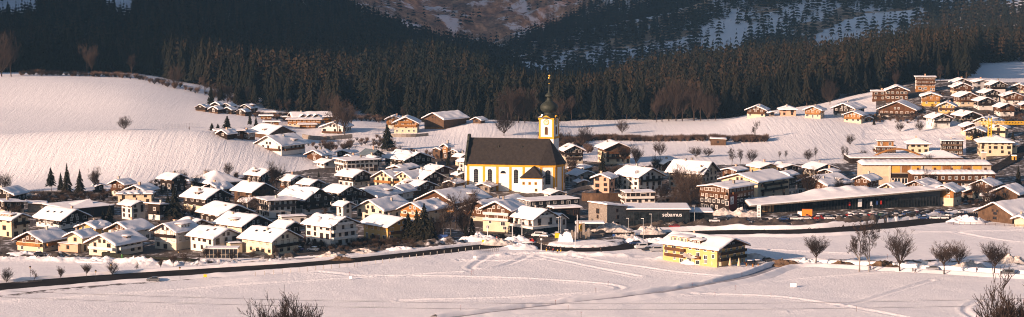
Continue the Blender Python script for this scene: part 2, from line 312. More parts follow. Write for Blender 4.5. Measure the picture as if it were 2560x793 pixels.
# ------------------------------------------------------------ mesh building
class MB:
    def __init__(s): s.v = []; s.f = []; s.mi = []; s.m = 0
    def add(s, vs, fs):
        o = len(s.v); s.v += [tuple(map(float, v)) for v in vs]; s.f += [tuple(i+o for i in f) for f in fs]; s.mi += [s.m]*len(fs); return s
    def box(s, x0, x1, y0, y1, z0, z1):
        return s.add([(x0,y0,z0),(x1,y0,z0),(x1,y1,z0),(x0,y1,z0),(x0,y0,z1),(x1,y0,z1),(x1,y1,z1),(x0,y1,z1)],
                     [(0,3,2,1),(4,5,6,7),(0,1,5,4),(1,2,6,5),(2,3,7,6),(3,0,4,7)])
    def prism(s, poly, z0, z1):
        n = len(poly); s.add([(x, y, z0) for x, y in poly]+[(x, y, z1) for x, y in poly], [tuple(range(n-1,-1,-1)), tuple(range(n, 2*n))]+[(i, (i+1)%n, n+(i+1)%n, n+i) for i in range(n)]); return s
    def xprism(s, poly, y0, y1):   # polygon in XZ extruded along Y
        n = len(poly); s.add([(x, y0, z) for x, z in poly]+[(x, y1, z) for x, z in poly], [tuple(range(n)), tuple(range(2*n-1, n-1, -1))]+[((i+1)%n, i, n+i, n+(i+1)%n) for i in range(n)]); return s
    def lathe(s, prof, n=12, c=(0,0,0), ph=0):
        o = []
        for r, z in prof:
            for k in range(n): a = 2*math.pi*k/n+ph; o.append((c[0]+r*math.cos(a), c[1]+r*math.sin(a), c[2]+z))
        fs = [(j*n+k, j*n+(k+1)%n, (j+1)*n+(k+1)%n, (j+1)*n+k) for j in range(len(prof)-1) for k in range(n)]
        fs.append(tuple(range(n-1, -1, -1))); fs.append(tuple(range((len(prof)-1)*n, len(prof)*n)))
        return s.add(o, fs)
    def tube(s, a, b, r0, r1, n=5):
        a = Vector(a); b = Vector(b); d = (b-a); 
        if d.length < 1e-6: return s
        d.normalize(); u = d.orthogonal().normalized(); v = d.cross(u)
        o = [a+(u*math.cos(2*math.pi*k/n)+v*math.sin(2*math.pi*k/n))*r0 for k in range(n)]+[b+(u*math.cos(2*math.pi*k/n)+v*math.sin(2*math.pi*k/n))*r1 for k in range(n)]
        return s.add(o, [(k, (k+1)%n, n+(k+1)%n, n+k) for k in range(n)]+[tuple(range(n-1,-1,-1)), tuple(range(n, 2*n))])
    def mesh(s, name, mats, smooth=False):
        me = bpy.data.meshes.new(name); me.from_pydata(s.v, [], s.f)
        for m in (mats if isinstance(mats, (list, tuple)) else [mats]): me.materials.append(M[m] if isinstance(m, str) else m)
        if any(s.mi): me.polygons.foreach_set('material_index', s.mi)
        if smooth: me.polygons.foreach_set('use_smooth', [True]*len(s.f))
        me.update(); return me
    def build(s, name, mats, parent=None, smooth=False): return ob(name, s.mesh(name, mats, smooth), parent)
def ob(name, me, parent=None, loc=None, rz=None):
    o = bpy.data.objects.new(name, me); COL.objects.link(o)
    if parent: o.parent = parent
    if loc is not None: o.location = loc
    if rz is not None: o.rotation_euler = (0, 0, rz)
    return o
LABELS = {}
def tag(o, label, cat, group=None, kind=None):
    if label: 
        o['label'] = label; LABELS.setdefault(label, []).append(o)
    if cat: o['category'] = cat
    if group: o['group'] = group
    if kind: o['kind'] = kind
    return o
def empty(name, loc, rz, label, cat, group=None):
    o = ob(name, None, None, loc, rz); o.empty_display_size = 1; return tag(o, label, cat, group)
def npmesh(name, V, Fq, mats, smooth=False, attrs=None):
    me = bpy.data.meshes.new(name); V = np.asarray(V, np.float32); Fq = np.asarray(Fq, np.int32); k = Fq.shape[1]
    me.vertices.add(len(V)); me.vertices.foreach_set('co', V.ravel()); me.loops.add(Fq.size); me.loops.foreach_set('vertex_index', Fq.ravel())
    me.polygons.add(len(Fq)); me.polygons.foreach_set('loop_start', np.arange(0, Fq.size, k, dtype=np.int32))
    me.polygons.foreach_set('use_smooth', np.full(len(Fq), smooth)); 
    for m in (mats if isinstance(mats, (list, tuple)) else [mats]): me.materials.append(M[m])
    for an, av in (attrs or {}).items(): a = me.attributes.new(an, 'FLOAT', 'POINT'); a.data.foreach_set('value', np.asarray(av, np.float32))
    me.update(calc_edges=True); return me
CLEAR = [[(-60,-60),(60,-40),(100,18),(96,52),(60,60),(-60,90)], [(230,-50),(345,-50),(340,10),(330,60),(300,62),(262,40)], [(1004,98),(1048,104),(1046,122),(1008,116)], [(1195,120),(1262,124),(1264,138),(1200,136)], [(1270,150),(1330,158),(1415,176),(1412,200),(1340,196),(1280,168)],
 [(1752,70),(1800,48),(1870,58),(1866,140),(1848,165),(1752,165)], [(2036,92),(2110,52),(2170,36),(2312,22),(2312,70),(2240,100),(2150,125),(2130,160),(2036,165)], [(2330,0),(2360,-20),(2380,0),(2350,30)], [(2480,8),(2600,-12),(2600,28),(2540,22)], [(815,235),(838,232),(836,268),(818,262)], [(640,240),(662,250),(660,285),(640,282)], [(830,270),(900,276),(930,300),(850,300)]]
# ------------------------------------------------------------ ground sheet
du = 0.00095; U = np.arange(-.285, .2851, du)
wing = np.array([.30, .33, .37, .42, .48, .55, .63, .72, .85, 1.0, 1.25, 1.6, 2.2]); U = np.concatenate([-wing[::-1], U, wing])
YY = np.concatenate([[15, 40, 80, 130, 180, 230, 280, 330, 380, 420, 450, 480, 500, 520], np.arange(530, 850, .8), np.arange(850, 900, 1.5), np.arange(900, 1440, 2.4), np.arange(1440, 2400, 14), np.arange(2400, 7500, 22)])
UG, YG = np.meshgrid(U, YY); XG = UG*YG; ZG = height(XG.ravel(), YG.ravel()).reshape(XG.shape)
PXG = CX+F*UG
nr_, nc_ = XG.shape
idx = np.arange(nr_*nc_).reshape(nr_, nc_)
faces = np.stack([idx[:-1,:-1], idx[:-1,1:], idx[1:,1:], idx[1:,:-1]], -1).reshape(-1, 4)
# trodden, dirty and thawed ground, plus village shade between houses painted dark
dirt = np.full(XG.shape, .0); PYG = CY-F*((YG*sp+(ZG-HCAM)*cp)/(YG*cp-(ZG-HCAM)*sp))
vill = inpoly(PXG, PYG, [(-300,480),(250,478),(560,450),(840,415),(1000,395),(1450,400),(1580,415),(2100,408),(2250,395),(2420,390),(2900,390),(2900,560),(2440,530),(2050,560),(1640,580),(1560,598),(1200,606),(900,632),(640,646),(-300,640)]) | ((PXG > 2190) & (YG > 1110) & (YG < 1440) & (PYG < 300)) | inpoly(PXG, PYG, [(2420,300),(2900,300),(2900,400),(2420,400)])
dirt = np.where(vill, .52, dirt)
dirt = np.where(vill & (fbm(XG, YG, 30, 3, 4) > .5), .62, dirt)
for nm, P, wd, hb in ROADS[:2]+ROADS[3:]:
    q = pdist(XG[14:400].ravel(), YG[14:400].ravel(), P).reshape(XG[14:400].shape)-wd/2
    dirt[14:400] = np.maximum(dirt[14:400], .42*np.exp(-(np.maximum(q-.6, 0)/3.2)**2))
q = pdist(XG[14:400].ravel(), YG[14:400].ravel(), ROAD_MAIN).reshape(XG[14:400].shape); lw = np.clip((760-PXG[14:400])/500, 0, 1)
dirt[14:400] = np.maximum(dirt[14:400], .56*np.exp(-(np.maximum(q-6.5, 0)/(3+9*lw))**2))
e3 = smooth(pl([(1640,570),(1760,568),(1900,572),(2050,570),(2200,560),(2380,545)])); q = pdist(XG[14:400].ravel(), YG[14:400].ravel(), e3).reshape(XG[14:400].shape)
dirt[14:400] = np.maximum(dirt[14:400], .50*np.exp(-(q/9)**2))
e4 = smooth(pl([(1960,650),(2030,648),(2150,653),(2250,660),(2380,655),(2560,662),(2750,670)])); q = pdist(XG[14:400].ravel(), YG[14:400].ravel(), e4).reshape(XG[14:400].shape)
dirt[14:400] = np.maximum(dirt[14:400], .50*np.exp(-(q/3.5)**2))
rock = np.zeros(XG.shape); rock0 = rock
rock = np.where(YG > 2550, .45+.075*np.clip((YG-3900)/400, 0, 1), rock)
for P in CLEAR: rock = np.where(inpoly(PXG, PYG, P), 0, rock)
rip = np.where((YG > 960) & (YG < 1330),   .25, 0)*np.clip((YG-960)/40, 0, 1); rip = np.where(YG > 1330, .15, rip); rip = np.where((PXG < 950) & (YG > 1100), .12, rip)
gm = npmesh('ground', np.stack([XG, YG, ZG], -1).reshape(-1, 3), faces, 'ground', True, dict(dirt=dirt.ravel(), rock=rock.ravel(), ripple=rip.ravel()))
tag(ob('ground', gm), None, None, None, 'structure')
WMAIN = lambda P: np.interp(CX+F*P[:,0]/P[:,1], [200, 700], [4, 0])
def strip(name, P, wd, mat, dz=.05, ex=None):
    P = np.array(P); T = np.gradient(P, axis=0); T /= np.linalg.norm(T, axis=1)[:, None]; Nn = np.stack([-T[:,1], T[:,0]], -1)
    rows = []
    for s in np.linspace(-1, 1, 5): q = P+Nn*s*wd/2+(Nn*((s+1)/2*ex)[:,None] if ex is not None else 0); rows.append(np.column_stack([q, base_h(q[:,0], q[:,1])+dz]))
    V = np.array(rows); k, n = V.shape[:2]; id_ = np.arange(k*n).reshape(k, n)
    fq = np.stack([id_[:-1,:-1], id_[:-1,1:], id_[1:,1:], id_[1:,:-1]], -1).reshape(-1, 4)[:, ::-1]
    return tag(ob(name, npmesh(name, V.reshape(-1,3), fq, mat)), None, None, None, 'structure')
strip('main_road', ROAD_MAIN, 13.4, 'asphalt', .05, WMAIN(ROAD_MAIN)); strip('main_road', ROAD_EAST, 16.4, 'asphalt'); strip('lane', LANE, 4.4, 'path', .03); strip('footpath', PATH, 2.8, 'path', .02)
# the paved square round the roundabout island
mb = MB(); n = 48; ring = [(ISLAND[0]+(ISL_R+10.5)*math.cos(2*math.pi*k/n), ISLAND[1]+(ISL_R+10.5)*math.sin(2*math.pi*k/n), -.02) for k in range(n)]
mb.add(ring, [tuple(range(n))]); tag(mb.build('roundabout_road', 'asphalt'), None, None, None, 'structure')
mb = MB(); mb.add([(-17,769,-.035),(47,769,-.035),(47,805,-.035),(-17,805,-.035)], [(0,1,2,3)]); tag(mb.build('village_square', 'asphalt'), None, None, None, 'structure')
mb = MB(); n = 48; mb.lathe([(ISL_R+.15, 0), (ISL_R+.15, .22), (ISL_R-.15, .24)], 48, (ISLAND[0], ISLAND[1], -.05)); tag(mb.build('kerb', 'concrete'), None, None, None, 'structure')

def snowbank(name, P, off, side, h, wsc=1.0, seed=0, k0=0.0, k1=1.0):
    Q = [P[0]]
    for k in range(1, len(P)):
        while np.hypot(*(P[k]-Q[-1])) > 1.0: v = P[k]-Q[-1]; Q.append(Q[-1]+v/np.hypot(*v))
    Q = np.array(Q)[int(len(Q)*k0):int(len(Q)*k1)]; T = np.gradient(Q, axis=0); T /= np.linalg.norm(T, axis=1)[:, None]; Nn = np.stack([-T[:,1], T[:,0]], -1)*side; rows = []
    for o, hh in ((0,-.15),(.35,.75),(.9,1.0),(1.6,.95),(2.4,.62),(3.4,.25),(4.6,-.15)):
        p = Q+Nn*(off+o*wsc) if np.isscalar(off) else Q+Nn*(off(Q)+o*wsc)[:,None]; n = fbm(p[:,0], p[:,1], 3.2, 3, 60+seed); n2 = vnoise(Q[:,0], Q[:,1], 9, 70+seed); g = base_h(p[:,0], p[:,1])
        rows.append(np.column_stack([p+Nn*((n-.5)*.7)[:,None], g+(hh*h*(.55+.6*n+.5*n2) if hh > 0 else hh)]))
    V = np.array(rows); k, n = V.shape[:2]; id_ = np.arange(k*n).reshape(k, n); fq = np.stack([id_[:-1,:-1], id_[:-1,1:], id_[1:,1:], id_[1:,:-1]], -1).reshape(-1, 4)
    if side > 0: fq = fq[:, ::-1]
    return tag(ob(name, npmesh(name, V.reshape(-1,3), fq, 'snow', True)), None, None, None, 'structure')
# the ploughed snow along the carriageways (P runs left to right for the roads, right to left for the lane)
snowbank('snow_bank', ROAD_MAIN, lambda Q: 6.7+WMAIN(Q), 1, .9, 1, 1, 0, .97); snowbank('snow_bank', ROAD_MAIN, 6.7, -1, .7, 1, 2, 0, .97)
snowbank('snow_bank', ROAD_EAST, 8.2, 1, 1.6, 1.3, 3, .06, 1); snowbank('snow_bank', ROAD_EAST, 8.2, -1, .7, 1, 4, .06, 1)
snowbank('snow_bank', LANE, 2.2, 1, .8, 1, 5); snowbank('snow_bank', LANE, 2.2, -1, 1.25, 1, 6); snowbank('snow_bank', PATH, 1.4, 1, .4, .6, 7)
# parking in front of the supermarket
cp_ = [g0(*q) for q in [(1905,556),(2080,555),(2240,549),(2425,540),(2425,528),(2330,524),(2100,540),(1905,546)]]
mb = MB(); mb.add([(x, y, .03) for x, y in cp_], [tuple(range(len(cp_)))]); tag(mb.build('car_park', 'asphalt'), None, None, None, 'structure')
# ------------------------------------------------------------ houses
def roof_h(kind, W, L, ov, og, Hr, x, y):
    hw = W/2+ov
    t = Hr/(W/2)
    if kind == 'gable': return Hr-abs(x)*t
    if kind == 'hip': return min(Hr-abs(x)*t, max(0, (L/2+og-abs(y)))*t*1.15-ov*t)
    if kind == 'shed': return Hr*(.5-x/W)
    return 0.0
def make_roof(root, kind, W, L, ze, Hr, ov, og, snow=.5, mat='roofwood', thick=.24, snowmat='snow', seed=0, bare=False):
    hw, hl = W/2+ov, L/2+og
    nx, ny = (12, 10) if kind != 'hip' else (16, 16)
    xs = [-hw+2*hw*i/nx for i in range(nx+1)]; ys = [-hl+2*hl*j/ny for j in range(ny+1)]
    rh = lambda x, y: ze+roof_h(kind, W, L, ov, og, Hr, x, y)
    def sheet(xs, ys, top, bot):
        mb = MB(); a = len(xs); b = len(ys)
        V = [(x, y, top(x, y)) for y in ys for x in xs]+[(x, y, bot(x, y)) for y in ys for x in xs]; o = a*b; fs = []
        for j in range(b-1):
            for i in range(a-1):
                k = j*a+i; fs.append((k, k+1, k+a+1, k+a)); fs.append((o+k, o+k+a, o+k+a+1, o+k+1))
        for i in range(a-1):
            fs.append((i+1, i, o+i, o+i+1)); k = (b-1)*a+i; fs.append((k, k+1, o+k+1, o+k))
        for j in range(b-1):
            k = j*a; fs.append((k, k+a, o+k+a, o+k)); k = j*a+a-1; fs.append((k+a, k, o+k, o+k+a))
        return mb.add(V, fs)
    r = sheet(xs, ys, lambda x, y: rh(x, y)+thick*.5, lambda x, y: rh(x, y)-thick*.5).build('roof', mat, root)
    if snow > 0:
        rs = random.Random(seed)
        patchy = snow > .3 and seed % 6 == 0; nxx, nyy = (34, 30) if patchy else (22, 20); sx, sy = hw+.1, hl+.1
        px = [-1, -.985, -.96, -.9]+[-.8+1.6*i/(nxx-8) for i in range(nxx-7)]+[.9, .96, .985, 1]; py = [-1, -.985, -.95, -.88]+[-.75+1.5*i/(nyy-8) for i in range(nyy-7)]+[.88, .95, .985, 1]
        X = [p*sx for p in px]; Y = [p*sy for p in py]; of = Vector((seed*3.7, seed*1.3, 0))
        def soft(x, y):
            if kind == 'gable': return ze+Hr-math.sqrt(x*x+.35)*Hr/(W/2)+.12*Hr/(W/2)
            return rh(x, y)
        def tp(x, y):
            ex = min(1, max(0, (sx-abs(x))/.55)); ey = min(1, max(0, (sy-abs(y))/.55))
            e = math.sqrt(max(0, 1-(1-ex)**2))*math.sqrt(max(0, 1-(1-ey)**2))
            nn = mnoise.noise(Vector((x*.28, y*.28, 0))+of)*.55+mnoise.noise(Vector((x*1.1, y*1.1, 5))+of)*.18
            h = snow*(.12+.88*e)*(1+nn)
            if patchy:
                f = min(1, max(0, (.20-mnoise.noise(Vector((x*.33, y*.2, 9))+of))/.14)); h = h*f-(.12 if f <= 0 else 0)
            return soft(x, y)+thick*.5+h
        sheet(X, Y, tp, lambda x, y: rh(x, y)+thick*.5+.01).build('roof_snow', snowmat, r, True)
    return r
WIN = {}
def win_mesh(w, h, fr):
    k = (round(w, 1), round(h, 1), fr)
    if k not in WIN:
        w, h = k[0], k[1]; mb = MB(); t = .11
        for a in ((-w/2-t, -w/2+.04, 0, h), (w/2-.04, w/2+t, 0, h), (-w/2-t, w/2+t, -t, .04), (-w/2-t, w/2+t, h-.04, h+t), (-.04, .04, .04, h-.04)): mb.box(a[0], a[1], -.07, 0, a[2], a[3])
        p = MB(); p.box(-w/2, w/2, -.03, 0, 0, h)
        WIN[k] = (mb.mesh('window', fr), p.mesh('pane', 'glass'))
    return WIN[k]
def window(root, x, y, z, rz, w=1.1, h=1.3, fr='frame'):
    a, b = win_mesh(w, h, fr); o = ob('window', a, root, (x, y, z), rz); ob('pane', b, o); return o
def face(root, side, W, L):
    """origin and direction of a wall: f front gable, l left eave wall, r right eave wall"""
    if side == 'f': return (lambda s, off: (s, -L/2-off)), 0, W
    if side == 'l': return (lambda s, off: (-W/2-off, -s)), -math.pi/2, L
    return (lambda s, off: (W/2+off, s)), math.pi/2, L
def windows_on(root, side, W, L, He, Hr, rs, fr, dens=1.0, z0=.9, gable=True, kind='gable'):
    fn, rz, wd = face(root, side, W, L); nf = max(1, round(He/2.45)); fh = He/nf
    for k in range(nf):
        n = max(1, int(wd/3.1*dens)); n = min(n, 7)
        if n > 1 and rs.random() < .25: n -= 1
        for i in range(n):
            s = (i+.5)/n*wd-wd/2+rs.uniform(-.25, .25)
            ww = rs.choice([1.0, 1.1, 1.1, 1.5, 1.8]); hh = 1.3
            z = k*fh+z0
            if rs.random() < .22: z -= .7; hh = 2.0
            if k == 0 and rs.random() < .15: continue
            x, y = fn(s, .02); window(root, x, y, z, rz, ww, min(hh, fh-.75), fr)
    if side == 'f' and gable and kind == 'gable' and Hr > 1.6:
        for s in ((-1.1, 1.1) if W > 9 else (0,)):
            x, y = fn(s, .08); window(root, x, y, He+.15, rz, .9, min(1.1, Hr-1.2), fr)
def balcony(root, side, W, L, z, wd, mat, off=0, dep=1.15, s0=0, white=False):
    fn, rz, full = face(root, side, W, L); wd = min(wd, full+.6)
    mb = MB(); mb.box(-wd/2, wd/2, -dep, 0, -.16, 0); x, y = fn(s0, off+.03)
    b = mb.build('balcony', mat if mat != 'white' else 'white', root); b.location = (x, y, z); b.rotation_euler = (0, 0, rz)
    r = MB(); r.box(-wd/2, wd/2, -dep-.06, -dep, .03, .86); r.box(-wd/2-.06, -wd/2, -dep-.06, 0, .03, .86); r.box(wd/2, wd/2+.06, -dep-.06, 0, .03, .86); r.box(-wd/2-.08, wd/2+.08, -dep-.12, -dep+.02, .87, .95)
    r.build('railing', mat, b); return b
def chimney(roof, x, y, z, h=1.3, w=.8, mat='concrete'):
    mb = MB(); mb.box(x-w/2, x+w/2, y-w/2, y+w/2, z-1.2, z+h); mb.box(x-w/2-.1, x+w/2+.1, y-w/2-.1, y+w/2+.1, z+h, z+h+.12); c = mb.build('chimney', mat, roof)
    return c
HOUSES = []
def wing(root, W, L, He, Hr, kind, lo, up, split, rs, phi, seed, bal='', fr=None, snow=.5, ov=1.1, og=1.2, sky=0, chim=1, dens=1.0, roofmat='roofwood', balmat=None, lit=None):
    """one volume of a house: walls, cladding, roof with snow, windows, balconies"""
    fr = fr or ('frame' if up in ('dark', 'brown', 'honey') or lo in ('orange', 'yellow', 'gold') else 'frameb')
    balmat = balmat or (up if up in ('dark', 'brown', 'honey', 'weath') else 'brown')
    hs = He*split
    gab = kind == 'gable'
    def prof(z0, W_, top=True):
        if gab: return [(-W_/2, z0), (W_/2, z0), (W_/2, He), (0, He+Hr), (-W_/2, He)]
        if kind == 'shed': return [(-W_/2, z0), (W_/2, z0), (W_/2, He), (-W_/2, He+Hr)]
        return [(-W_/2, z0), (W_/2, z0), (W_/2, He), (-W_/2, He)]
    if up == lo:
        MB().xprism(prof(-2.5, W), -L/2, L/2).build('wall', lo, root)
    else:
        MB().box(-W/2, W/2, -L/2, L/2, -2.5, hs).build('wall', lo, root)
        MB().xprism(prof(hs, W+.12), -L/2-.06, L/2+.06).build('upper_wall', up, root)
    rf = make_roof(root, kind, W, L, He, Hr, ov, og, snow, roofmat, seed=seed)
    for c in range(chim):
        x = rs.uniform(-.25, .25)*W; y = rs.uniform(-.3, .3)*L; chimney(rf, x, y, He+roof_h(kind, W, L, ov, og, Hr, x, y)+.2, rs.uniform(1., 1.6), rs.uniform(.6, .95), rs.choice(['concrete', 'stone', 'peach']))
    for c in range(sky):
        sgn = -1 if phi > 0 else 1; t = Hr/(W/2); x = sgn*W*rs.uniform(.18, .3); y = (-.25+.25*c)*L+rs.uniform(-.3,.3); zz = He+Hr-abs(x)*t+.5+snow*.55
        w2 = .5; mb = MB(); mb.add([(x-w2, y-.5, He+Hr-abs(x-w2)*t+.25+snow), (x+w2, y-.5, He+Hr-abs(x+w2)*t+.25+snow), (x+w2, y+.5, He+Hr-abs(x+w2)*t+.25+snow), (x-w2, y+.5, He+Hr-abs(x-w2)*t+.25+snow)], [(0,1,2,3)])
        mb.add([(x-w2, y-.5, zz-1), (x+w2, y-.5, zz-1), (x+w2, y+.5, zz-1), (x-w2, y+.5, zz-1)], [(3,2,1,0)]); mb.build('skylight', 'glass', rf)
    sides = ['f']+(['l'] if phi > -14 else [])+(['r'] if phi < 14 else [])
    for s in sides: windows_on(root, s, W, L, He, Hr, rs, fr, dens, kind=kind)
    nf = max(1, round(He/2.45)); fh = He/nf
    vis = 'l' if phi > 0 else 'r'
    for ch in bal:
        if ch == 'g': balcony(root, 'f', W, L, fh*(nf-1)+.02 if nf > 1 else .1, W*.92, balmat)
        elif ch == 'G': balcony(root, 'f', W, L, He+.05, W*.6, balmat)
        elif ch == 'h' and nf > 2: balcony(root, 'f', W, L, fh*(nf-2)+.02, W*.92, balmat)
        elif ch == 's': balcony(root, vis, W, L, fh*(nf-1)+.02, L*.8, balmat)
        elif ch == 'S' and nf > 2: balcony(root, vis, W, L, fh*(nf-2)+.02, L*.8, balmat)
    return rf
def house(x0, x1, yt, yb, phi, label, lo='cream', up='dark', ratio=1.15, pitch=21, split=.36, bal='g', kind='gable', name='chalet', cat='house', Y=None, extra=None, snow=.5, ov=1.35, og=1.55, **k):
    pitch *= 1.14; xc = (x0+x1)/2
    if Y is None: gx, Yf, gz = gp(xc, yb)
    else: Yf = Y
    c, s = abs(math.cos(R(phi))), abs(math.sin(R(phi)))
    Yc = Yf+6
    for _ in range(4):
        ppm = F/Yc; wm = (x1-x0)/ppm
        W = max(3., (wm-2*ov*c-2*og*s)/(c+ratio*s)); L = W*ratio
        Yc = Yf+(L*c+W*s)/2
    a = (xc-CX)/F; X = a*Yc
    if kind != 'gable' and kind != 'hip' and kind != 'shed': Hr = 0
    else: Hr = W/2*math.tan(R(pitch))
    gz = hz(X, Yc, False) if Yc > 900 else 0.0
    zf = hz(a*Yf, Yf, False) if Yf > 900 else 0.0
    # height so that the ridge reaches the row the photograph shows
    back = (L*c if kind in ('gable',) else L*c*.5)*.5+(0 if kind == 'gable' else 0)
    Yr = Yc+(L/2*c if kind in ('gable', 'flat', 'shed') else 0)
    if kind == 'flat': Yr = Yc+(L*c+W*s)/2
    ztop = Z(xc, yt, Yr); He = ztop-gz-Hr-snow-.15
    He = max(2.4, min(He, 15))
    seed = len(HOUSES)+1; rs = random.Random(seed*13)
    if snow > .4: snow = rs.uniform(.4, .68)
    root = empty(name, (X, Yc, gz), R(phi)-math.atan(a), label, cat)
    wing(root, W, L, He, Hr, kind, lo, up, split, rs, phi, seed, bal, snow=snow, ov=ov, og=og, **k)
    HOUSES.append((X, Yc, max(W, L)/2, label)); 
    d = dict(root=root, W=W, L=L, He=He, Hr=Hr, X=X, Y=Yc, z=gz, ppm=ppm, phi=phi, rs=rs)
    if extra: extra(d)
    elif kind == 'gable' and W > 8.5 and Hr > 2 and rs.random() < .24: dormer(d, 'l' if phi > 0 else 'r', rs.uniform(-.15, .2)*L, rs.uniform(2.2, 3.6), 1.4, rs.choice(['brown', 'dark', lo]))
    return d
def dormer(d, side='l', y=0, w=4, h=1.5, mat=None):
    W, L, He, Hr = d['W'], d['L'], d['He'], d['Hr']; sgn = -1 if side == 'l' else 1
    x0 = sgn*W*.44; z0 = He+Hr*(1-.88); x1 = sgn*W*.08; zt = z0+h
    mb = MB(); mb.box(min(x0, x1), max(x0, x1), y-w/2, y+w/2, z0-.3, zt); dm = mb.build('dormer', mat or 'brown', d['root'])
    mb = MB(); mb.box(min(x0, x1)-(.5 if sgn < 0 else 0), max(x0, x1)+(.5 if sgn > 0 else 0), y-w/2-.4, y+w/2+.4, zt, zt+.18); mb.build('dormer_roof', 'roofwood', dm)
    mb = MB(); a, b = min(x0, x1)-(.55 if sgn < 0 else 0), max(x0, x1)+(.55 if sgn > 0 else 0); n = 6
    top = [(a+(b-a)*i/n, y-w/2-.45+(w+.9)*j/n, zt+.19+.42*(1 if 0 < i < n and 0 < j < n else .3)) for j in range(n+1) for i in range(n+1)]
    mb.add(top, [(j*(n+1)+i, j*(n+1)+i+1, (j+1)*(n+1)+i+1, (j+1)*(n+1)+i) for j in range(n) for i in range(n)]); mb.box(a, b, y-w/2-.44, y+w/2+.44, zt+.185, zt+.3); mb.build('dormer_snow', 'snow', dm, True)
    for q in range(max(1, int(w/1.6))):
        yy = y-w/2+(q+.5)*w/max(1, int(w/1.6)); o = window(d['root'], x0+sgn*.02, yy, z0+.25, -math.pi/2*(-sgn)*-1 if False else (-math.pi/2 if sgn < 0 else math.pi/2), .9, h-.5, 'frame'); 
def wingto(d, dx, dy, W, L, He, Hr, kind='gable', lo='white', up='white', rz=0, bal='', split=.5, snow=.5, ov=.8, og=.8, chim=0, **k):
    """a further volume of the same building; its pieces are parts of the same root"""
    had = set(d['root'].children)
    wing(d['root'], W, L, He, Hr, kind, lo, up, split, d['rs'], d['phi']+math.degrees(rz), len(HOUSES)*7+3, bal, snow=snow, ov=ov, og=og, chim=chim, **k)
    c, s = math.cos(rz), math.sin(rz)
    for o in d['root'].children:
        if o not in had:
            x, y, z = o.location; o.location = (c*x-s*y+dx, s*x+c*y+dy, z); o.rotation_euler = (0, 0, o.rotation_euler[2]+rz)
H = house
# ---- front row on the left
H(20,170,566,630,-40,'cream chalet with brown wooden balconies, first large house of the left front row','cream','brown',1.15,22,split=.78,bal='gs',balmat='honey')
H(146,240,570,630,-38,'small cream house with vertical window strips behind a peach flat annex','cream','cream',1.1,22,bal='')
H(134,208,601,632,-38,'peach flat-roofed annex below the small cream house','peach','peach',.6,0,kind='flat',name='annex',cat='annex',bal='',snow=.2,ov=.2,og=.2,chim=0)
H(200,361,572,642,-40,'large cream house with peach corner and white balcony, nearest the hedge','pale','pale',1.25,22,bal='gs',balmat='white')
H(250,382,545,606,-40,'white house with brown boarded gable behind the large cream house','white','brown',1.1,21,split=.9,bal='')
H(176,277,548,596,-40,'pale yellow house with low wide roof left of the brown-gabled house','yellow','yellow',1.0,18,bal='')
H(366,500,546,626,-40,'pale house with tall gable windows and long dormer, left of the white cube house','pale','white',1.2,23,bal='g',balmat='dark',extra=lambda d: dormer(d,'r',0,5.,1.6,'white'))
H(456,604,560,634,40,'white house with blank right gable wall and dark skylight in its roof','white','white',1.05,20,sky=2,bal='')
H(586,754,560,640,43,'cream house with long left roof slope, three skylights and dark balcony','cream','pale',1.2,23,sky=3,bal='g',balmat='dark')
H(558,600,601,634,20,'low cream link building with planters on its flat roof','cream','cream',1.,0,kind='flat',name='link_building',cat='annex',bal='',snow=.2,ov=.1,og=.1,chim=0)
def consv(px0, px1, yt, yb, label):
    gx, Y, z = gp((px0+px1)/2, yb); w_ = (px1-px0)/F*Y; r = empty('conservatory', (gx, Y+2, 0), 0, label, 'conservatory')
    h = (yb-yt)/F*Y; MB().box(-w_/2, w_/2, -2, 3, 0, h-.4).build('glazing', 'glass', r); b = MB()
    for i in range(9): x = -w_/2+w_*i/8; b.box(x-.06, x+.06, -2.08, -2.0, 0, h-.4)
    b.box(-w_/2, w_/2, -2.1, -2.0, 1.0, 1.12); b.build('frame', 'sand', r); MB().box(-w_/2-.3, w_/2+.3, -2.4, 3.3, h-.4, h-.15).build('roof', 'concrete', r); MB().box(-w_/2-.28, w_/2+.28, -2.35, 3.25, h-.15, h+.1).build('roof_snow', 'snow', r)
consv(513,594,620,645,'glass conservatory in front of the link building')
H(666,757,547,606,40,'small white house with dark gable behind the cream long-sloped house','white','dark',1.0,21,bal='g')
H(747,901,530,618,42,'tall grey-white house with three balconies and a round gable window','white','white',1.05,20,bal='ghG',balmat='white',sky=1)
d = H(893,1047,531,606,37,'orange-banded house with cream walls and brown gable balconies','yellow','orange',1.2,19,split=.68,bal='gh',balmat='brown',fr='frame')
H(523,682,526,592,40,'cream house with black boarded gable and white windows in the second row','cream','dark',1.05,21,split=.72,bal='g',balmat='dark')
H(428,526,540,590,33,'low brown house half hidden behind the long-dormer house','cream','brown',1.0,20,bal='')
# ---- second and third rows on the left
d = H(70,222,512,574,40,'dark boarded hotel with white ground floor and lettering under the eaves','white','dark',1.1,22,split=.42,bal='',sky=3)
HOTEL = d
H(-30,73,526,594,40,'cream house with long dormer at the left picture edge','cream','cream',1.0,19,bal='g',balmat='dark',extra=lambda d: dormer(d,'l',0,7.,1.3,'honey'))
d = H(98,278,499,548,30,'flat-roofed hall with brown end and black side wall behind the hotel','weath','black',1.1,0,kind='flat',name='hall',cat='hall',bal='',split=.02,snow=.3,ov=.3,og=.3,chim=0,dens=.3)
rf = MB(); rf.add([(-4,-3,d['He']+.3),(5,-4,d['He']+.3),(6,4,d['He']+.3),(-3,5,d['He']+.3),(5.5,0,d['He']+2.2)], [(0,1,4),(1,2,4),(2,3,4),(3,0,4)]); rf.build('rooflight', 'snow', d['root'])
H(54,110,500,530,0,'low snow-covered shed left of the flat-roofed hall','stone','stone',.8,8,kind='shed',name='shed',cat='shed',bal='',chim=0)
H(285,368,496,550,36,'white house with thick snow roof right of the flat-roofed hall','white','white',1.0,16,bal='',ov=1.4)
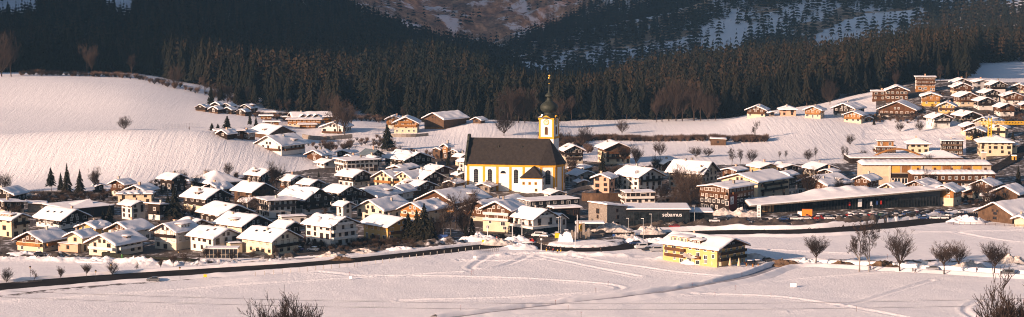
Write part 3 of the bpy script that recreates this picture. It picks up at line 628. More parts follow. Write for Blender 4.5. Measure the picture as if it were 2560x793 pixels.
H(352,428,503,552,50,'dark house with white stair tower beside the thick-snow-roofed house','white','dark',1.0,10,bal='s',kind='shed')
H(262,336,443,492,-36,'dark wooden chalet right of the bare lime tree at the foot of the snow hill','pale','brown',1.0,22,bal='g')
H(298,394,455,496,-30,'dark chalet with uneven snow roof behind the flat cream pavilion','brown','dark',1.0,20,bal='')
H(283,384,475,512,-8,'flat cream pavilion with thick snow lid','cream','cream',.6,0,kind='flat',name='pavilion',cat='house',bal='',snow=.6,ov=.9,og=.9,chim=0)
H(-40,66,462,508,-30,'dark chalet in shadow at the left edge below the snow hill','dark','dark',1.0,20,bal='g')
H(-30,60,494,535,25,'shaded house with white window bays at the left edge','sand','dark',1.0,8,kind='shed',bal='g')
H(385,468,429,482,38,'dark wooden chalet under the snow hill with frosted shrub beside it','dark','dark',1.1,21,bal='g')
H(463,606,426,478,32,'hip-roofed house with bare dark patches on its snow roof','cream','dark',1.0,22,kind='hip',bal='',chim=2)
H(604,702,416,460,38,'dark timber house with lit left roof slope below the hill','dark','dark',1.0,21,bal='')
H(494,584,451,500,-38,'brown-gabled half of the joined roofs in the third row','brown','dark',1.0,22,bal='')
H(570,692,449,512,38,'brown barn-like house with wide shaded gable','weath','weath',1.0,23,bal='g')
H(442,581,463,530,40,'house with black upper storey, white lamps and tall chimney pipe','cream','dark',1.1,22,bal='')
H(482,634,500,562,32,'wide dark house whose snow roof lies behind a spreading bare tree','dark','dark',1.0,20,bal='')
H(628,748,489,546,25,'modern white house with glazed corner and flat projecting roof','white','white',.9,3,kind='shed',bal='gs',balmat='dmetal',dens=1.5,ov=1.5)
H(588,645,492,540,38,'small white outbuilding with pyramid snow roof left of the modern white house','white','white',1.0,20,bal='')
H(684,834,461,538,42,'dark timber house with steep lit roof and stacked white balcony fronts','white','dark',1.05,24,bal='gh',balmat='dark')
H(690,763,534,562,15,'long low white garage wall with snowy flat top','white','white',.5,0,kind='flat',name='garage',cat='garage',bal='',snow=.3,ov=.2,og=.2,chim=0)
H(686,768,433,472,38,'small house with frost-covered roof below the end of the hill','brown','dark',1.0,20,bal='')
H(736,812,444,490,40,'brown house with terracotta chimney right of the steep dark timber house','cream','dark',1.0,20,bal='')
H(833,932,419,470,40,'house with black boarded gable and white ground floor left of the twin-gabled inn','white','dark',1.05,21,split=.5,bal='g')
d = H(924,1040,417,472,-38,'twin-gabled inn with golden balconies and big shared roof','cream','cream',1.4,24,bal='gs',balmat='honey',name='inn',cat='inn')
wingto(d, d['W']*.92, 2, d['W']*.9, d['L'], d['He'], d['Hr']*.95, lo='cream', up='cream', bal='g', balmat='honey')
H(1010,1118,420,474,35,'dark-gabled wing house at the right of the twin-gabled inn','cream','dark',1.0,23,bal='')
H(985,1097,444,490,38,'brown house with smooth lit snow roof in front of the twin-gabled inn','brown','brown',1.1,19,bal='')
H(858,1006,459,512,-35,'hotel wing with brown balconies and rippled snow roof','pale','brown',1.1,19,split=.6,bal='gh',balmat='brown')
H(800,904,456,520,35,'house with big lit left roof slope and low shaded side','white','dark',1.1,22,bal='g')
H(960,1042,458,500,-33,'small white gabled house with green door left of the metal-roofed hotel','white','brown',1.1,24,split=.7,bal='')
H(878,1034,486,552,-36,'white house with two tall gable windows behind the black conifer','pale','pale',1.35,24,bal='')
H(988,1127,493,562,-36,'house with small honey balcony gable hidden by spruces','cream','honey',1.3,22,split=.8,bal='g',balmat='honey')
H(826,888,499,552,38,'low white house beside a bare bush left of the white gabled house','white','white',1.0,22,bal='')
d = H(1033,1232,460,532,-37,'large brown hotel with five-bay timber balconies and sheet roof','honey','brown',1.3,21,split=.2,bal='gh',balmat='honey',name='hotel',cat='hotel',dens=1.3)
H(1140,1348,484,556,-33,'brown guesthouse with long snow roof reaching under the church','sand','brown',1.6,19,split=.5,bal='g',balmat='brown',name='guesthouse',cat='guesthouse')
H(827,952,389,436,25,'modern flat building with ribbon windows and round snow roof edge','white','white',.8,0,kind='flat',bal='s',balmat='white',dens=1.8,snow=.6,name='flat_roofed_house')
H(845,920,381,410,-34,'snow-roofed house behind the ribbon-window building','brown','brown',1.1,18,bal='')
H(952,1086,372,422,35,'wide dark chalet with snow-edged roof below the big fir','white','dark',1.1,18,split=.3,bal='gh')
H(893,962,371,420,38,'house with bare grey-blue sheet roof','grey','dark',1.1,26,bal='',snow=0,roofmat='roofgrey')
H(905,955,387,430,38,'small house with lit roof in front of the grey sheet roof','white','dark',1.0,20,bal='')
d = H(1098,1134,356,398,-35,'narrow tower-like timber house above the church roof','weath','honey',1.0,28,split=.5,bal='')
wingto(d,-5.5,1,4.5,5,d['He']*.66,.8,lo='weath',up='weath'); wingto(d,5.5,1,4.5,5,d['He']*.6,.8,lo='dark',up='dark')
H(1128,1178,381,416,38,'small dark-gabled house directly left of the church gable','cream','dark',1.0,20,bal='')
H(1138,1182,394,434,38,'white house with veranda touching the church left end','white','white',1.0,20,bal='g',balmat='dark')
H(1050,1132,408,445,35,'snow roof between the inn and the church','cream','brown',1.1,18,bal='')
H(963,1050,407,440,-34,'long snow roof just behind the twin-gabled inn','cream','brown',1.4,14,bal='')
H(1125,1172,427,462,30,'low snowy roof beside the small bell turret','brown','brown',1.0,18,bal='')
H(1105,1165,445,482,-30,'narrow ribbed snow roof behind the large brown hotel','stone','stone',1.5,18,bal='')
# ---- centre
d = H(1195,1318,493,582,-25,'brown chalet shop with white balconies and carved loggia by the square','cream','brown',1.0,22,split=.45,bal='gh',balmat='white',name='shop_house',cat='shop')
d = H(1270,1404,512,590,40,'white-gabled shop house with glazed ground floor at the roundabout','white','white',1.05,24,bal='G',balmat='white',name='shop_house',cat='shop',split=.35)
SHOP = d
MB().box(-d['W']/2-.3, d['W']/2+.3, -d['L']/2-1.6, -d['L']/2-1.4, .1, 2.7).build('shop_front', 'shopglass', d['root'])
MB().box(-d['W']/2-1.6, -d['W']/2-1.4, -d['L']/2-1.6, d['L']/2, .1, 2.7).build('shop_front', 'shopglass', d['root'])
MB().box(-d['W']/2-1.9, d['W']/2+.6, -d['L']/2-1.9, d['L']/2, 2.7, 3.6).build('terrace', 'white', d['root'])
wingto(d, d['W']/2+3.2, -1.5, 6.2, 7, 5.2, 2.0, lo='white', up='white')
d = H(1292,1452,487,548,28,'long black office block with snow roof and ribbon windows','black','black',.5,0,kind='flat',name='office_block',cat='office',bal='s',balmat='white',snow=.3,ov=.3,og=.3,dens=2.2,chim=0,fr='frame')
H(1368,1458,510,560,20,'low black workshop with thick snow roof in front of the office block','black','black',.6,0,kind='flat',name='workshop',cat='workshop',bal='',snow=.6,ov=.8,og=.6,chim=0)
d = H(1470,1573,500,573,40,'dark grey wedge-roofed building with lit brown side wall','stone','stone',1.1,13,kind='shed',name='wedge_building',cat='building',bal='',snow=.45,ov=.3,og=.3,dens=.4,chim=0)
def canopy(x0, x1, yt, yb, label, nposts=5):
    X, Y, z = gp((x0+x1)/2, yb); w_ = (x1-x0)/F*Y; h = (yb-yt)/F*Y-1.2; r = empty('canopy', (X, Y+3, 0), 0, label, 'canopy')
    MB().box(-w_/2, w_/2, -3, 3, h-.3, h).build('roof', 'dmetal', r); sn = MB(); sn.box(-w_/2-.05, w_/2+.05, -3.05, 3.05, h+.005, h+.35); sn.box(-w_/2+.25, w_/2-.25, -2.7, 2.7, h+.35, h+.55); sn.build('roof_snow', 'snow', r)
    for i in range(nposts): x = -w_/2+.3+(w_-.6)*i/(nposts-1); MB().box(x-.08, x+.08, -2.8, -2.64, 0, h-.3).build('post', 'metal', r)
canopy(1438,1512,552,584,'low fuel-station style canopy with snow lid left of the wedge building')
def glassbox(x0, x1, yt, yb, label, name, dep=18, sign=None, rz=0):
    X, Y, z = gp((x0+x1)/2, yb); w_ = (x1-x0)/F*Y; h = (yb-yt)/F*Y; h -= dep*.12; r = empty(name, (X, Y+dep/2, 0), rz, label, 'shop')
    MB().box(-w_/2, w_/2, -dep/2+.2, dep/2, 0, h).build('wall', 'black', r)
    g = MB(); g.box(-w_/2+.1, w_/2-.1, -dep/2, -dep/2+.18, .1, h-.8); g.build('glass_front', 'shopglass', r)
    fr = MB(); n = max(3, int(w_/2.4))
    for i in range(n+1): x = -w_/2+w_*i/n; fr.box(x-.05, x+.05, -dep/2-.08, -dep/2-.01, .1, h-.8)
    fr.box(-w_/2, w_/2, -dep/2-.09, -dep/2-.01, 2.6, 2.72); fr.build('glazing_bars', 'dmetal', r)
    MB().box(-w_/2-.6, w_/2+.6, -dep/2-.8, dep/2+.3, h, h+.3).build('roof', 'dmetal', r)
    s = MB(); s.box(-w_/2-.58, w_/2+.58, -dep/2-.78, dep/2+.28, h+.3, h+.55); s.box(-w_/2-.2, w_/2+.2, -dep/2-.4, dep/2, h+.55, h+.72); s.build('roof_snow', 'snow', r)
    return r, w_, h, dep
def text(s, size, parent, loc, rot, mat, name='lettering', ext=.03):
    cu = bpy.data.curves.new(name, 'FONT'); cu.body = s; cu.size = size; cu.extrude = ext; cu.align_x = 'CENTER'; cu.align_y = 'CENTER'
    t = bpy.data.objects.new(name, cu); COL.objects.link(t); dg = bpy.context.evaluated_depsgraph_get(); me = bpy.data.meshes.new_from_object(t.evaluated_get(dg)); bpy.data.objects.remove(t)
    me.materials.clear(); me.materials.append(M[mat]); o = ob(name, me, parent, loc); o.rotation_euler = rot; return o
r, w_, h, dp = glassbox(1568,1724,512,568,'black glass store with white lettering on its fascia','store')
text('sebamus', 2.3, r, (w_*.22, -dp/2-.15, h-1.9), (math.pi/2, 0, 0), 'signw', 'store_sign')
r2, *_ = glassbox(1724,1782,524,564,'low glass extension right of the black store','store_extension',12)
H(1551,1642,472,524,12,'white modern house with wraparound terraces above the black store','white','white',.8,0,kind='flat',name='terraced_house',cat='house',bal='gs',balmat='white',snow=.25,ov=.3,og=.3,dens=1.6)
H(1533,1668,411,482,40,'big white inn with lit front, flat-topped snow roof and shaded balcony gable','white','white',1.1,22,bal='g',balmat='dark',name='inn',cat='inn',chim=2)
H(1476,1548,429,484,-20,'low peach house with pyramid snow roof left of the big white inn','peach','peach',1.0,18,bal='')
H(1412,1497,420,462,30,'dark-gabled garage house beside the churchyard','grey','grey',1.0,17,bal='g',balmat='dark')
d = H(1664,1806,396,472,62,'large farmhouse with broad snow roof and two roof vents','sand','sand',1.2,28,bal='',name='farmhouse',chim=2)
H(1728,1778,415,472,42,'white dormer-gabled house in front of the large farmhouse','white','white',1.0,24,bal='g',balmat='dark')
H(1640,1694,396,440,30,'small snowy roof left of the large farmhouse','white','brown',1.0,22,bal='')
H(1395,1466,357,420,14,'block of flats with dark gable just right of the church tower','sand','dark',1.0,23,split=.62,bal='ghs',balmat='dark',name='apartment_house',dens=1.3)
H(1487,1585,348,410,16,'lit block of flats with stepped roofs below the bare hedge','cream','weath',1.1,20,split=.75,bal='gh',balmat='brown',name='apartment_house',dens=1.3)
H(1412,1482,409,440,-20,'low frosty roof behind the garage house','brown','brown',1.2,10,bal='')
H(1745,1898,449,530,-34,'dark red restaurant hotel with golden gable windows','dark','brown',1.3,7,split=.55,bal='gs',balmat='brown',name='restaurant',cat='restaurant',dens=1.5,ov=.8); RED = HOUSES[-1]
d = H(1797,1988,420,506,-34,'large hotel with blank cream gable, small crest and balcony side','cream','cream',1.3,14,bal='sS',balmat='dark',name='hotel',cat='hotel',dens=.4); CREST = d
H(1935,2004,424,492,-30,'dark balconied house right of the large cream-gabled hotel','white','dark',1.0,16,bal='ghs')
H(1868,1958,401,440,30,'yellow house with snow roof behind the large cream-gabled hotel','yellow','yellow',1.1,16,bal='')
H(1800,1876,414,452,-30,'low snow roofs between the large farmhouse and the hotel','white','brown',1.2,12,bal='')
H(1850,1925,430,470,30,'snow-buried flat house touching the large hotel','white','white',1.,8,bal='')
H(1925,2008,404,440,30,'long low snow roof right of the yellow house','brown','dark',1.3,12,bal='')
H(2003,2104,402,444,32,'wide snow roof with dark gable and slatted balcony front','sand','dark',1.0,17,bal='g',balmat='weath')
H(1988,2142,430,492,-34,'brown-boarded house with white ground floor left of the timber-front chalet','white','brown',1.2,19,split=.55,bal='')
H(2133,2212,431,488,-25,'timber-front chalet with name board in its gable','white','brown',1.4,22,split=.5,bal='g')
H(2198,2277,452,498,-30,'small white gabled house behind the curved supermarket roof','cream','cream',1.0,24,bal='')
H(2256,2368,441,490,-22,'house with glazed gable and brown boards behind the supermarket','sand','brown',1.2,21,split=.6,bal='',dens=1.4)
H(2331,2421,454,514,-20,'timber chalet with bright white windows at the supermarket end','cream','honey',1.1,22,split=.5,bal='',fr='frame')
H(2430,2514,441,500,-20,'brown chalet with overhanging snow roof left of the plank barn pair','cream','brown',1.2,22,split=.5,bal='g')
H(2480,2585,456,508,-20,'wooden barn with thick snow roof above the large plank barn','weath','weath',1.0,23,split=.5,bal='',name='barn',cat='barn',dens=.1,chim=0)
H(2444,2620,493,560,-36,'large weathered plank barn with small blue plaque at the field edge','weath','weath',1.1,22,bal='',name='barn',cat='barn',dens=.05,chim=0)
H(2536,2590,534,566,-15,'small cream cottage attached below the plank barn','cream','cream',1.0,18,bal='',name='cottage')
H(2458,2494,484,508,0,'tiny flat dark shed between two barns','dark','dark',.8,0,kind='flat',name='shed',cat='shed',bal='',chim=0,dens=.2)
# ---- right, below the hillside
d = H(2188,2247,362,392,5,'tiered brown modern house with three stacked terraces','brown','brown',.8,0,kind='flat',name='terraced_house',bal='gs',balmat='weath',dens=1.6,snow=.3,ov=.6)
wingto(d,0,1,d['W']*.8,d['L']*.7,d['He']+3.,0,kind='flat',lo='honey',up='honey',snow=.35)
H(2264,2334,343,386,10,'cream hip-roofed villa left of the stacked-balcony flats','cream','cream',.9,20,kind='hip',bal='')
H(2353,2415,346,390,4,'dark cube-shaped flats with three stacked balcony bands','weath','dark',.8,0,kind='flat',name='apartment_house',bal='gh',balmat='weath',dens=1.6,snow=.35,ov=.6)
H(2440,2542,336,390,8,'large cream villa with arched ground floor behind the crane','cream','cream',.8,16,kind='hip',bal='',name='villa')
H(2502,2556,351,386,15,'low hip-roofed house right of the villa','cream','cream',.8,18,kind='hip',bal='')
# ---- hillside on the right
H(2286,2343,189,228,3,'flat-roofed timber villa on tall supports, highest on the hillside','honey','brown',.8,0,kind='flat',bal='gh',balmat='brown',dens=1.8,snow=.3,ov=1.)
H(2211,2277,210,252,2,'broad timber chalet with three balcony floors at the forest edge','brown','brown',.9,19,bal='ghG',balmat='brown',dens=1.3)
H(2177,2222,224,252,2,'low timber wing house left of the broad timber chalet','brown','brown',.8,0,kind='flat',bal='g',snow=.6)
H(2300,2358,228,265,4,'golden timber chalet with lit balcony above the big hillside hotel','gold','honey',1.0,16,bal='gh',balmat='honey')
H(2194,2308,247,292,-10,'big hillside hotel with rows of white window bays','white','brown',.8,20,split=.15,bal='gh',balmat='dark',dens=2.4,fr='frame',name='hotel',cat='hotel')
H(2343,2397,250,285,-4,'square yellow house with shallow snow roof','yellow','yellow',1.0,22,bal='g',balmat='brown')
H(2372,2436,203,236,12,'chalet with lit stepped gable below the topmost dark chalet','cream','brown',1.0,20,bal='g')
H(2372,2432,192,220,12,'topmost dark chalet under the forest on the hillside','cream','dark',1.0,20,bal='')
H(2426,2479,196,226,18,'grey-roofed house between two chalets of the top row','grey','grey',.9,12,bal='')
H(2458,2522,198,232,22,'white house with dark gable at the right of the top row','white','dark',1.0,21,bal='g')
H(2523,2580,205,232,-4,'brown-gabled chalet at the right edge below the meadow','cream','brown',1.0,20,bal='')
H(2442,2507,219,253,24,'dark chalet with raised roof strip in the second hillside row','white','dark',1.0,19,bal='g')
H(2498,2566,226,262,10,'wide white house with brown balcony at the right hillside edge','white','brown',1.0,17,split=.6,bal='g')
H(2380,2452,226,267,20,'timber-fronted chalet with white side in the hillside middle','cream','brown',1.0,20,bal='gh')
H(2430,2493,239,275,22,'dark-boarded house behind a round conifer on the hillside','white','dark',1.0,19,bal='g')
H(2482,2546,254,291,24,'house with dark upper and white lower storey below the wide white house','white','brown',1.0,20,bal='g')
H(2312,2386,279,321,24,'white three-storey house with black corner gable above the snow slope','white','dark',1.0,20,split=.9,bal='gh',balmat='dark')
H(2380,2460,274,308,28,'low wide house with broad lit roof right of the three-storey house','cream','dark',1.1,18,bal='g')
H(2433,2517,287,325,-24,'pale gabled house behind the tower crane','cream','cream',1.2,22,bal='')
H(2399,2460,303,338,14,'white and brown house with long snow roof left of the crane','cream','brown',1.1,18,bal='')
H(2413,2478,313,350,-8,'dark house with yellow lower floor at the foot of the crane','yellow','dark',1.1,18,bal='g')
H(2476,2532,306,344,-12,'cream cube house with shaded balconies right of the crane','cream','cream',1.0,20,bal='g',balmat='dark')
H(2547,2600,249,280,10,'lit house cut by the right picture edge on the hillside','cream','brown',1.0,20,bal='g')
H(1863,1928,259,294,-10,'brown chalet with white corner, leftmost on the field crest','cream','brown',1.0,20,split=.55,bal='g')
H(1920,1940,276,292,15,'little garage beside the leftmost crest chalet','stone','stone',1.0,14,name='garage',cat='garage',bal='',chim=0)
H(1944,1998,262,292,6,'square peach house with pyramid snow roof on the field crest','peach','peach',1.0,17,kind='hip',bal='')
H(2008,2070,261,298,-14,'golden-balconied chalet, third along the field crest','cream','honey',1.0,20,split=.6,bal='g',balmat='honey')
H(2079,2170,253,296,-24,'large dark chalet with white foot at the right end of the crest row','white','dark',1.1,19,split=.35,bal='gh')
H(2106,2174,273,309,-15,'reddish timber chalet in front of the large dark crest chalet','cream','honey',1.0,18,split=.4,bal='g')
H(2161,2185,288,306,10,'tiny wooden shed right of the reddish timber chalet','honey','honey',1.0,20,name='shed',cat='shed',bal='',chim=0,dens=.3)
# ---- hamlet on the left below the forest
for k, (a, b, t, bb, lab) in enumerate([(484,528,262,280,'leftmost plank shed of the snowy shed cluster'),(523,562,261,274,'back shed, second from the left in the shed cluster'),(548,592,260,277,'back shed, third from the left in the shed cluster'),
   (517,558,268,285,'front shed with snow gable, left of the front pair'),(553,591,267,286,'front shed with snow gable, right of the front pair'),(592,645,266,281,'shed with wide snow roof at the right back of the cluster'),(585,627,272,290,'rightmost front shed of the cluster')]):
    H(a,b,t,bb,-30,lab,'weath','dark',1.0,24,name='shed',cat='shed',bal='',chim=0,dens=.2,ov=.5,og=.6)
d = H(716,835,277,312,-78,'golden timber hotel with three small front gables','honey','honey',1.9,18,bal='sS',balmat='honey',name='hotel',cat='hotel',dens=1.3)
for k in range(3):
    wingto(d, d['W']/2-.5, -d['L']*.28+k*4.2, 4.0, 3.5, d['He'], 1.6, lo='honey', up='honey', rz=math.pi/2)
H(712,808,293,318,-5,'long low snow-covered front range of the golden hotel','cream','honey',.4,0,kind='flat',bal='',snow=.6,dens=2.,chim=0)
H(795,884,299,335,-18,'white house with brown balcony on a stone terrace wall','white','white',1.2,18,bal='g',balmat='brown')
H(614,738,307,352,35,'brown barn house with smooth sunlit snow roof','brown','weath',1.2,22,bal='',dens=.5)
H(627,770,331,388,-40,'white farmhouse with two balcony rows emerging behind the snow hill','white','white',1.1,23,bal='gs',balmat='brown',name='farmhouse')
H(756,838,370,408,-36,'brown gabled house at the tail of the snow hill','weath','brown',1.0,20,bal='')
H(792,832,384,408,-34,'tiny gabled house in front of the brown gabled house','weath','weath',1.0,22,bal='',name='shed',cat='shed')
H(582,644,322,348,-30,'low house with glazed porch behind the hill crest','brown','brown',1.2,12,bal='',dens=2)
H(528,612,321,342,5,'long flat roof just over the hill crest','brown','dark',.5,0,kind='flat',bal='',snow=.5)
H(535,592,327,348,-40,'roof tip showing over the hill crest','dark','dark',1.0,24,bal='')
H(832,896,370,402,-25,'shaded house behind bare trees under the terrace','dark','dark',1.0,14,bal='')
H(959,1014,284,322,-8,'small honey chalet half behind the wooden balcony chalet','pale','honey',1.0,20,bal='g',balmat='honey')
H(978,1054,286,334,-6,'wooden balcony chalet with two full-width golden balconies','cream','honey',1.0,22,split=.55,bal='gG',balmat='honey')
H(1052,1174,275,324,-42,'big sunlit barn with plank gable on the hill','honey','weath',1.3,20,split=.1,name='barn',cat='barn',bal='',chim=0,dens=.15)
H(1174,1220,294,310,-30,'roof of a hut sunk behind the hill','weath','weath',1.0,22,name='hut',cat='hut',bal='',chim=0,dens=.2)
for (a,b,t,bb,lab) in [(640,690,277,292,'flat carport with snow near the golden hotel'),(645,682,287,300,'brown kiosk with thick snow lid'),(700,732,290,303,'small lit hut left of the golden hotel'),(742,792,308,322,'snowy flat store hut under the golden hotel'),(655,700,302,315,'narrow frosted hut below the brown kiosk')]:
    H(a,b,t,bb,0,lab,'brown','honey',.6,0,kind='flat',name='hut',cat='hut',bal='',snow=.5,chim=0,dens=1)
H(1777,1819,342,363,0,'lone wooden hay shed on the open field','weath','weath',.7,4,kind='shed',name='hay_shed',cat='shed',bal='',chim=0,dens=.3,ov=.4,og=.4)
H(2276,2312,18,32,-20,'farmhouse far up on the wooded slope','white','dark',1.2,20,name='farmhouse',bal='')
# ---- extra roofs seen between the rows
for (a,b,t,bb,ph,lo,up,lab) in [
 (1350,1420,470,500,30,'white','white','low snow roof at the foot of the church apse'),
 (1432,1480,445,470,20,'stone','stone','low churchyard building with snow lid'),
 (2050,2108,418,450,-30,'brown','dark','small brown roof above the white-footed brown house'),
 (2395,2470,462,495,20,'stone','brown','dim house between school block and brown chalet'),
 (780,850,400,420,30,'white','white','white snow-covered corner house at the hill tail'),
 (608,660,470,505,30,'cream','brown','small house with bright snow left of the steep dark timber house'),
 (1180,1245,452,482,-20,'stone','stone','low snowy outbuilding under the nave windows'),
 (220,262,455,480,20,'dark','dark','dark garden hut behind the dark conifer')]:
    H(a,b,t,bb,ph,lab,lo,up,1.0,16,bal='')
# ---- the yellow guesthouse standing alone in front
d = H(1647,1882,577,670,52,'yellow guesthouse standing alone on the field with dark gable','yellow','yellow',1.5,17,bal='ghG',balmat='dark',name='guesthouse',cat='guesthouse',fr='frame',chim=2,ov=1.3)
GH = d; W, L, He, Hr = d['W'], d['L'], d['He'], d['Hr']
dormer(d,'l',L*.24,8.,2.1,'yellow'); dormer(d,'l',-L*.06,5.,1.6,'brown'); balcony(d['root'],'l',W,L,He*.33,L*.36,'brown',0,1.0,-L*.26); balcony(d['root'],'l',W,L,He*.66,L*.36,'brown',0,1.0,-L*.26)
MB().xprism([(-W/2-.05,He-.1),(W/2+.05,He-.1),(0,He+Hr-.1)], -L/2-.14, -L/2-.06).build('gable_boarding', 'dark', d['root'])
for (yy, zz) in ((-.02,He*.36),(-.16,He*.36)):
    balcony(d['root'],'l',W,L,zz,2.0,'brown',0,.7,-yy*L)
# ------------------------------------------------------------ hotel lettering and crest
d = HOTEL; text('HOTEL', .95, d['root'], (-d['W']/2-.12, d['L']*.05, d['He']-.75), (math.pi/2, 0, -math.pi/2), 'signw', 'lettering')
text('RESTAURANT', .85, d['root'], (-d['W']/2-.12, d['L']*.05, d['He']-1.75), (math.pi/2, 0, -math.pi/2), 'signw', 'lettering')
d = CREST; r = d['root']; x0 = d['W']*.27; z0 = d['He']*.42; y0 = -d['L']/2-.06
mb = MB(); pts = [(-1.9,0),(-1.3,1.2),(-.6,1.9),(0,2.4),(.7,1.9),(1.3,1.1),(1.9,0)]
for a, b in zip(pts[:-1], pts[1:]): mb.tube((x0+a[0], y0, z0+1+a[1]), (x0+b[0], y0, z0+1+b[1]), .09, .09, 4)
for a, b in zip([(-1.2,.3),(-.4,1.3),(.3,.6),(1.0,1.2)], [(-.4,1.3),(.3,.6),(1.0,1.2),(1.3,.3)]): mb.tube((x0+a[0], y0, z0+1+a[1]), (x0+b[0], y0, z0+1+b[1]), .06, .06, 4)
mb.build('crest', 'brown', r); text('Fuchsl', 1.2, r, (x0, y0, z0+.3), (math.pi/2, 0, 0), 'frameb', 'lettering')
text('* * *', 1.0, r, (x0, y0, z0-1.0), (math.pi/2, 0, 0), 'frameb', 'stars')
# sign boards on the dark red restaurant
X, Y, rr, lab = RED; root = [o for o in bpy.data.objects if o.get('label') == lab][0]
w_ = [c for c in root.children if c.name.startswith('upper_wall')][0]; bb = [Vector(v) for v in w_.bound_box]; Wr = max(v.x for v in bb); Lr = -min(v.y for v in bb)
MB().box(Wr, Wr+.05, -Lr+.2, -Lr+6.2, .4, 7.4).build('red_panel', 'red', root)
b = MB().box(Wr+.05, Wr+.15, -Lr+1.1, -Lr+3.4, 2.9, 6.2).build('sign_board', 'signw', root)
mb = MB(); mb.tube((Wr+.18, -Lr+2.25, 4.6), (Wr+.18, -Lr+2.25, 5.6), .12, .12, 4); mb.tube((Wr+.18, -Lr+1.7, 4.7), (Wr+.18, -Lr+2.8, 4.7), .08, .08, 4); mb.build('emblem', 'blackf', b)
for k in range(2): MB().box(Wr+.16, Wr+.2, -Lr+1.4, -Lr+3.1, 3.3+.45*k, 3.45+.45*k).build('text_line', 'blackf', b)
# ------------------------------------------------------------ church
cx, cy_ = (1293-CX)/F*959, 959.
CH = empty('church', (cx, cy_, 0), R(-10), 'yellow and white parish church with dark steep roof and onion-domed clock tower', 'church')
WP = [(-22,-9),(12,-9),(19,-7),(22,-2.6),(22,2.6),(19,7),(12,9),(-22,9)]
MB().prism(WP, -2, 12).build('wall', 'churchwhite', CH)
cor = MB(); 
def band(mb, P, off, z0, z1):
    for a, b in zip(P, P[1:]+P[:1]):
        a = Vector((*a, 0)); b = Vector((*b, 0)); t = (b-a).normalized(); n = Vector((t.y, -t.x, 0)); q = [a-t*off, b+t*off, b+t*off+n*off, a-t*off+n*off]
        mb.add([(p.x, p.y, z0) for p in q]+[(p.x, p.y, z1) for p in q], [(3,2,1,0),(4,5,6,7),(0,1,5,4),(1,2,6,5),(2,3,7,6),(3,0,4,7)])
band(cor, WP, .22, 10.9, 12.0); cor.build('cornice', 'churchgold', CH)
for x in (-21.4, -14.0, -7.7, -1.6, 4.6): MB().box(x-.55, x+.55, -9.12, -9.0, -1, 10.9).build('pilaster', 'churchgold', CH)
def vpil(x, y, ang):
    o = MB().box(-.5, .5, -.14, .0, -1, 10.9).build('pilaster', 'churchgold', CH); o.location = (x, y, 0); o.rotation_euler = (0, 0, ang)
vpil(12.6, -8.85, math.atan2(2, 7)); vpil(18.4, -7.2, math.atan2(2, 7)); vpil(19.4, -6.4, math.atan2(4.4, 3)); vpil(21.7, -3.1, math.atan2(4.4, 3)); vpil(22.0, 2.0, math.pi/2)
def archwin(root, x, y, z, w, h, rz=0, name='arched_window', surround='churchwhite'):
    P = [(-w/2, 0), (w/2, 0)]+[(w/2*math.cos(a), h-w/2+w/2*math.sin(a)) for a in [math.pi*k/10 for k in range(0, 11)]]
    P2 = [(p[0]*1.22, p[1]*1.04-.12) for p in P]
    fr = MB().xprism(P2, -.05, 0).build(name, surround, root); fr.location = (x, y, z); fr.rotation_euler = (0, 0, rz)
    MB().xprism(P, -.09, -.052).build('pane', 'glass', fr)
    b = MB()
    for k in range(1, 6): b.box(-w/2, w/2, -.12, -.095, h*k/7, h*k/7+.05)
    b.box(-.04, .04, -.12, -.095, 0, h-.2); b.build('bars', 'stone', fr); return fr
for x in (-17.7, -11.2, 1.0): archwin(CH, x, -9.02, 3.4, 2.0, 6.4)
lun = MB().xprism([(-1.3,0),(1.3,0)]+[(1.3*math.cos(a), 1.3*math.sin(a)) for a in [math.pi*k/10 for k in range(1, 10)]], -.09, 0).build('lunette', 'glass', CH); lun.location = (-5.0, -9.02, 7.8)
archwin(CH, 15.7, -8.0, 3.0, 2.4, 6.6, math.atan2(2, 7)); archwin(CH, 22.03, 0, 3.0, 2.0, 6.4, math.pi/2)
MB().box(-11.9, -10.6, -9.1, -9.0, 0, 2.4).build('door', 'dark', CH)
e = .8; EP = [(-22.2,-9-e),(12.1,-9-e),(19.5,-7-e*.9),(22+e,-2.9),(22+e,2.9),(19.5,7+e*.9),(12.1,9+e),(-22.2,9+e)]; rz_ = 12.0; rt = 23.4
mb = MB(); V = [(x, y, rz_) for x, y in EP]+[(-22.2, 0, rt), (15.2, 0, rt)]
mb.add(V, [(0,1,9,8),(1,2,9),(2,3,9),(3,4,9),(4,5,9),(5,6,9),(6,7,8,9),(7,0,8)]); mb.add([(x, y, rz_-.01) for x, y in EP], [tuple(range(7,-1,-1))])
crf = mb.build('roof', 'slate', CH)
for x, z in ((-8, 19.5), (3, 19.5)): o = MB().lathe([(.28, -.6), (.28, .5), (.1, .7)], 8, (x, -9-e+(z-12)/11.4*9.8, z)).build('roof_vent', 'copper', crf)
gp_ = [(-9.9,11.4),(9.9,11.4),(9.6,13.6),(8.3,15.2),(7.6,17.0),(5.2,19.5),(4.3,21.6),(2.8,22.4),(2.4,24.2),(1.5,25.0),(-1.5,25.0),(-2.4,24.2),(-2.8,22.4),(-4.3,21.6),(-5.2,19.5),(-7.6,17.0),(-8.3,15.2),(-9.6,13.6)]
mb = MB(); n = len(gp_); x0, x1 = -23.0, -22.1
mb.add([(x0, p[0], p[1]) for p in gp_]+[(x1, p[0], p[1]) for p in gp_], [tuple(range(n-1,-1,-1)), tuple(range(n, 2*n))]+[(i, (i+1)%n, n+(i+1)%n, n+i) for i in range(n)]); mb.build('gable_parapet', 'copper', CH)
MB().box(-23.02, -22.0, -9.15, 9.15, -1, 11.4).build('gable_wall', 'churchwhite', CH)
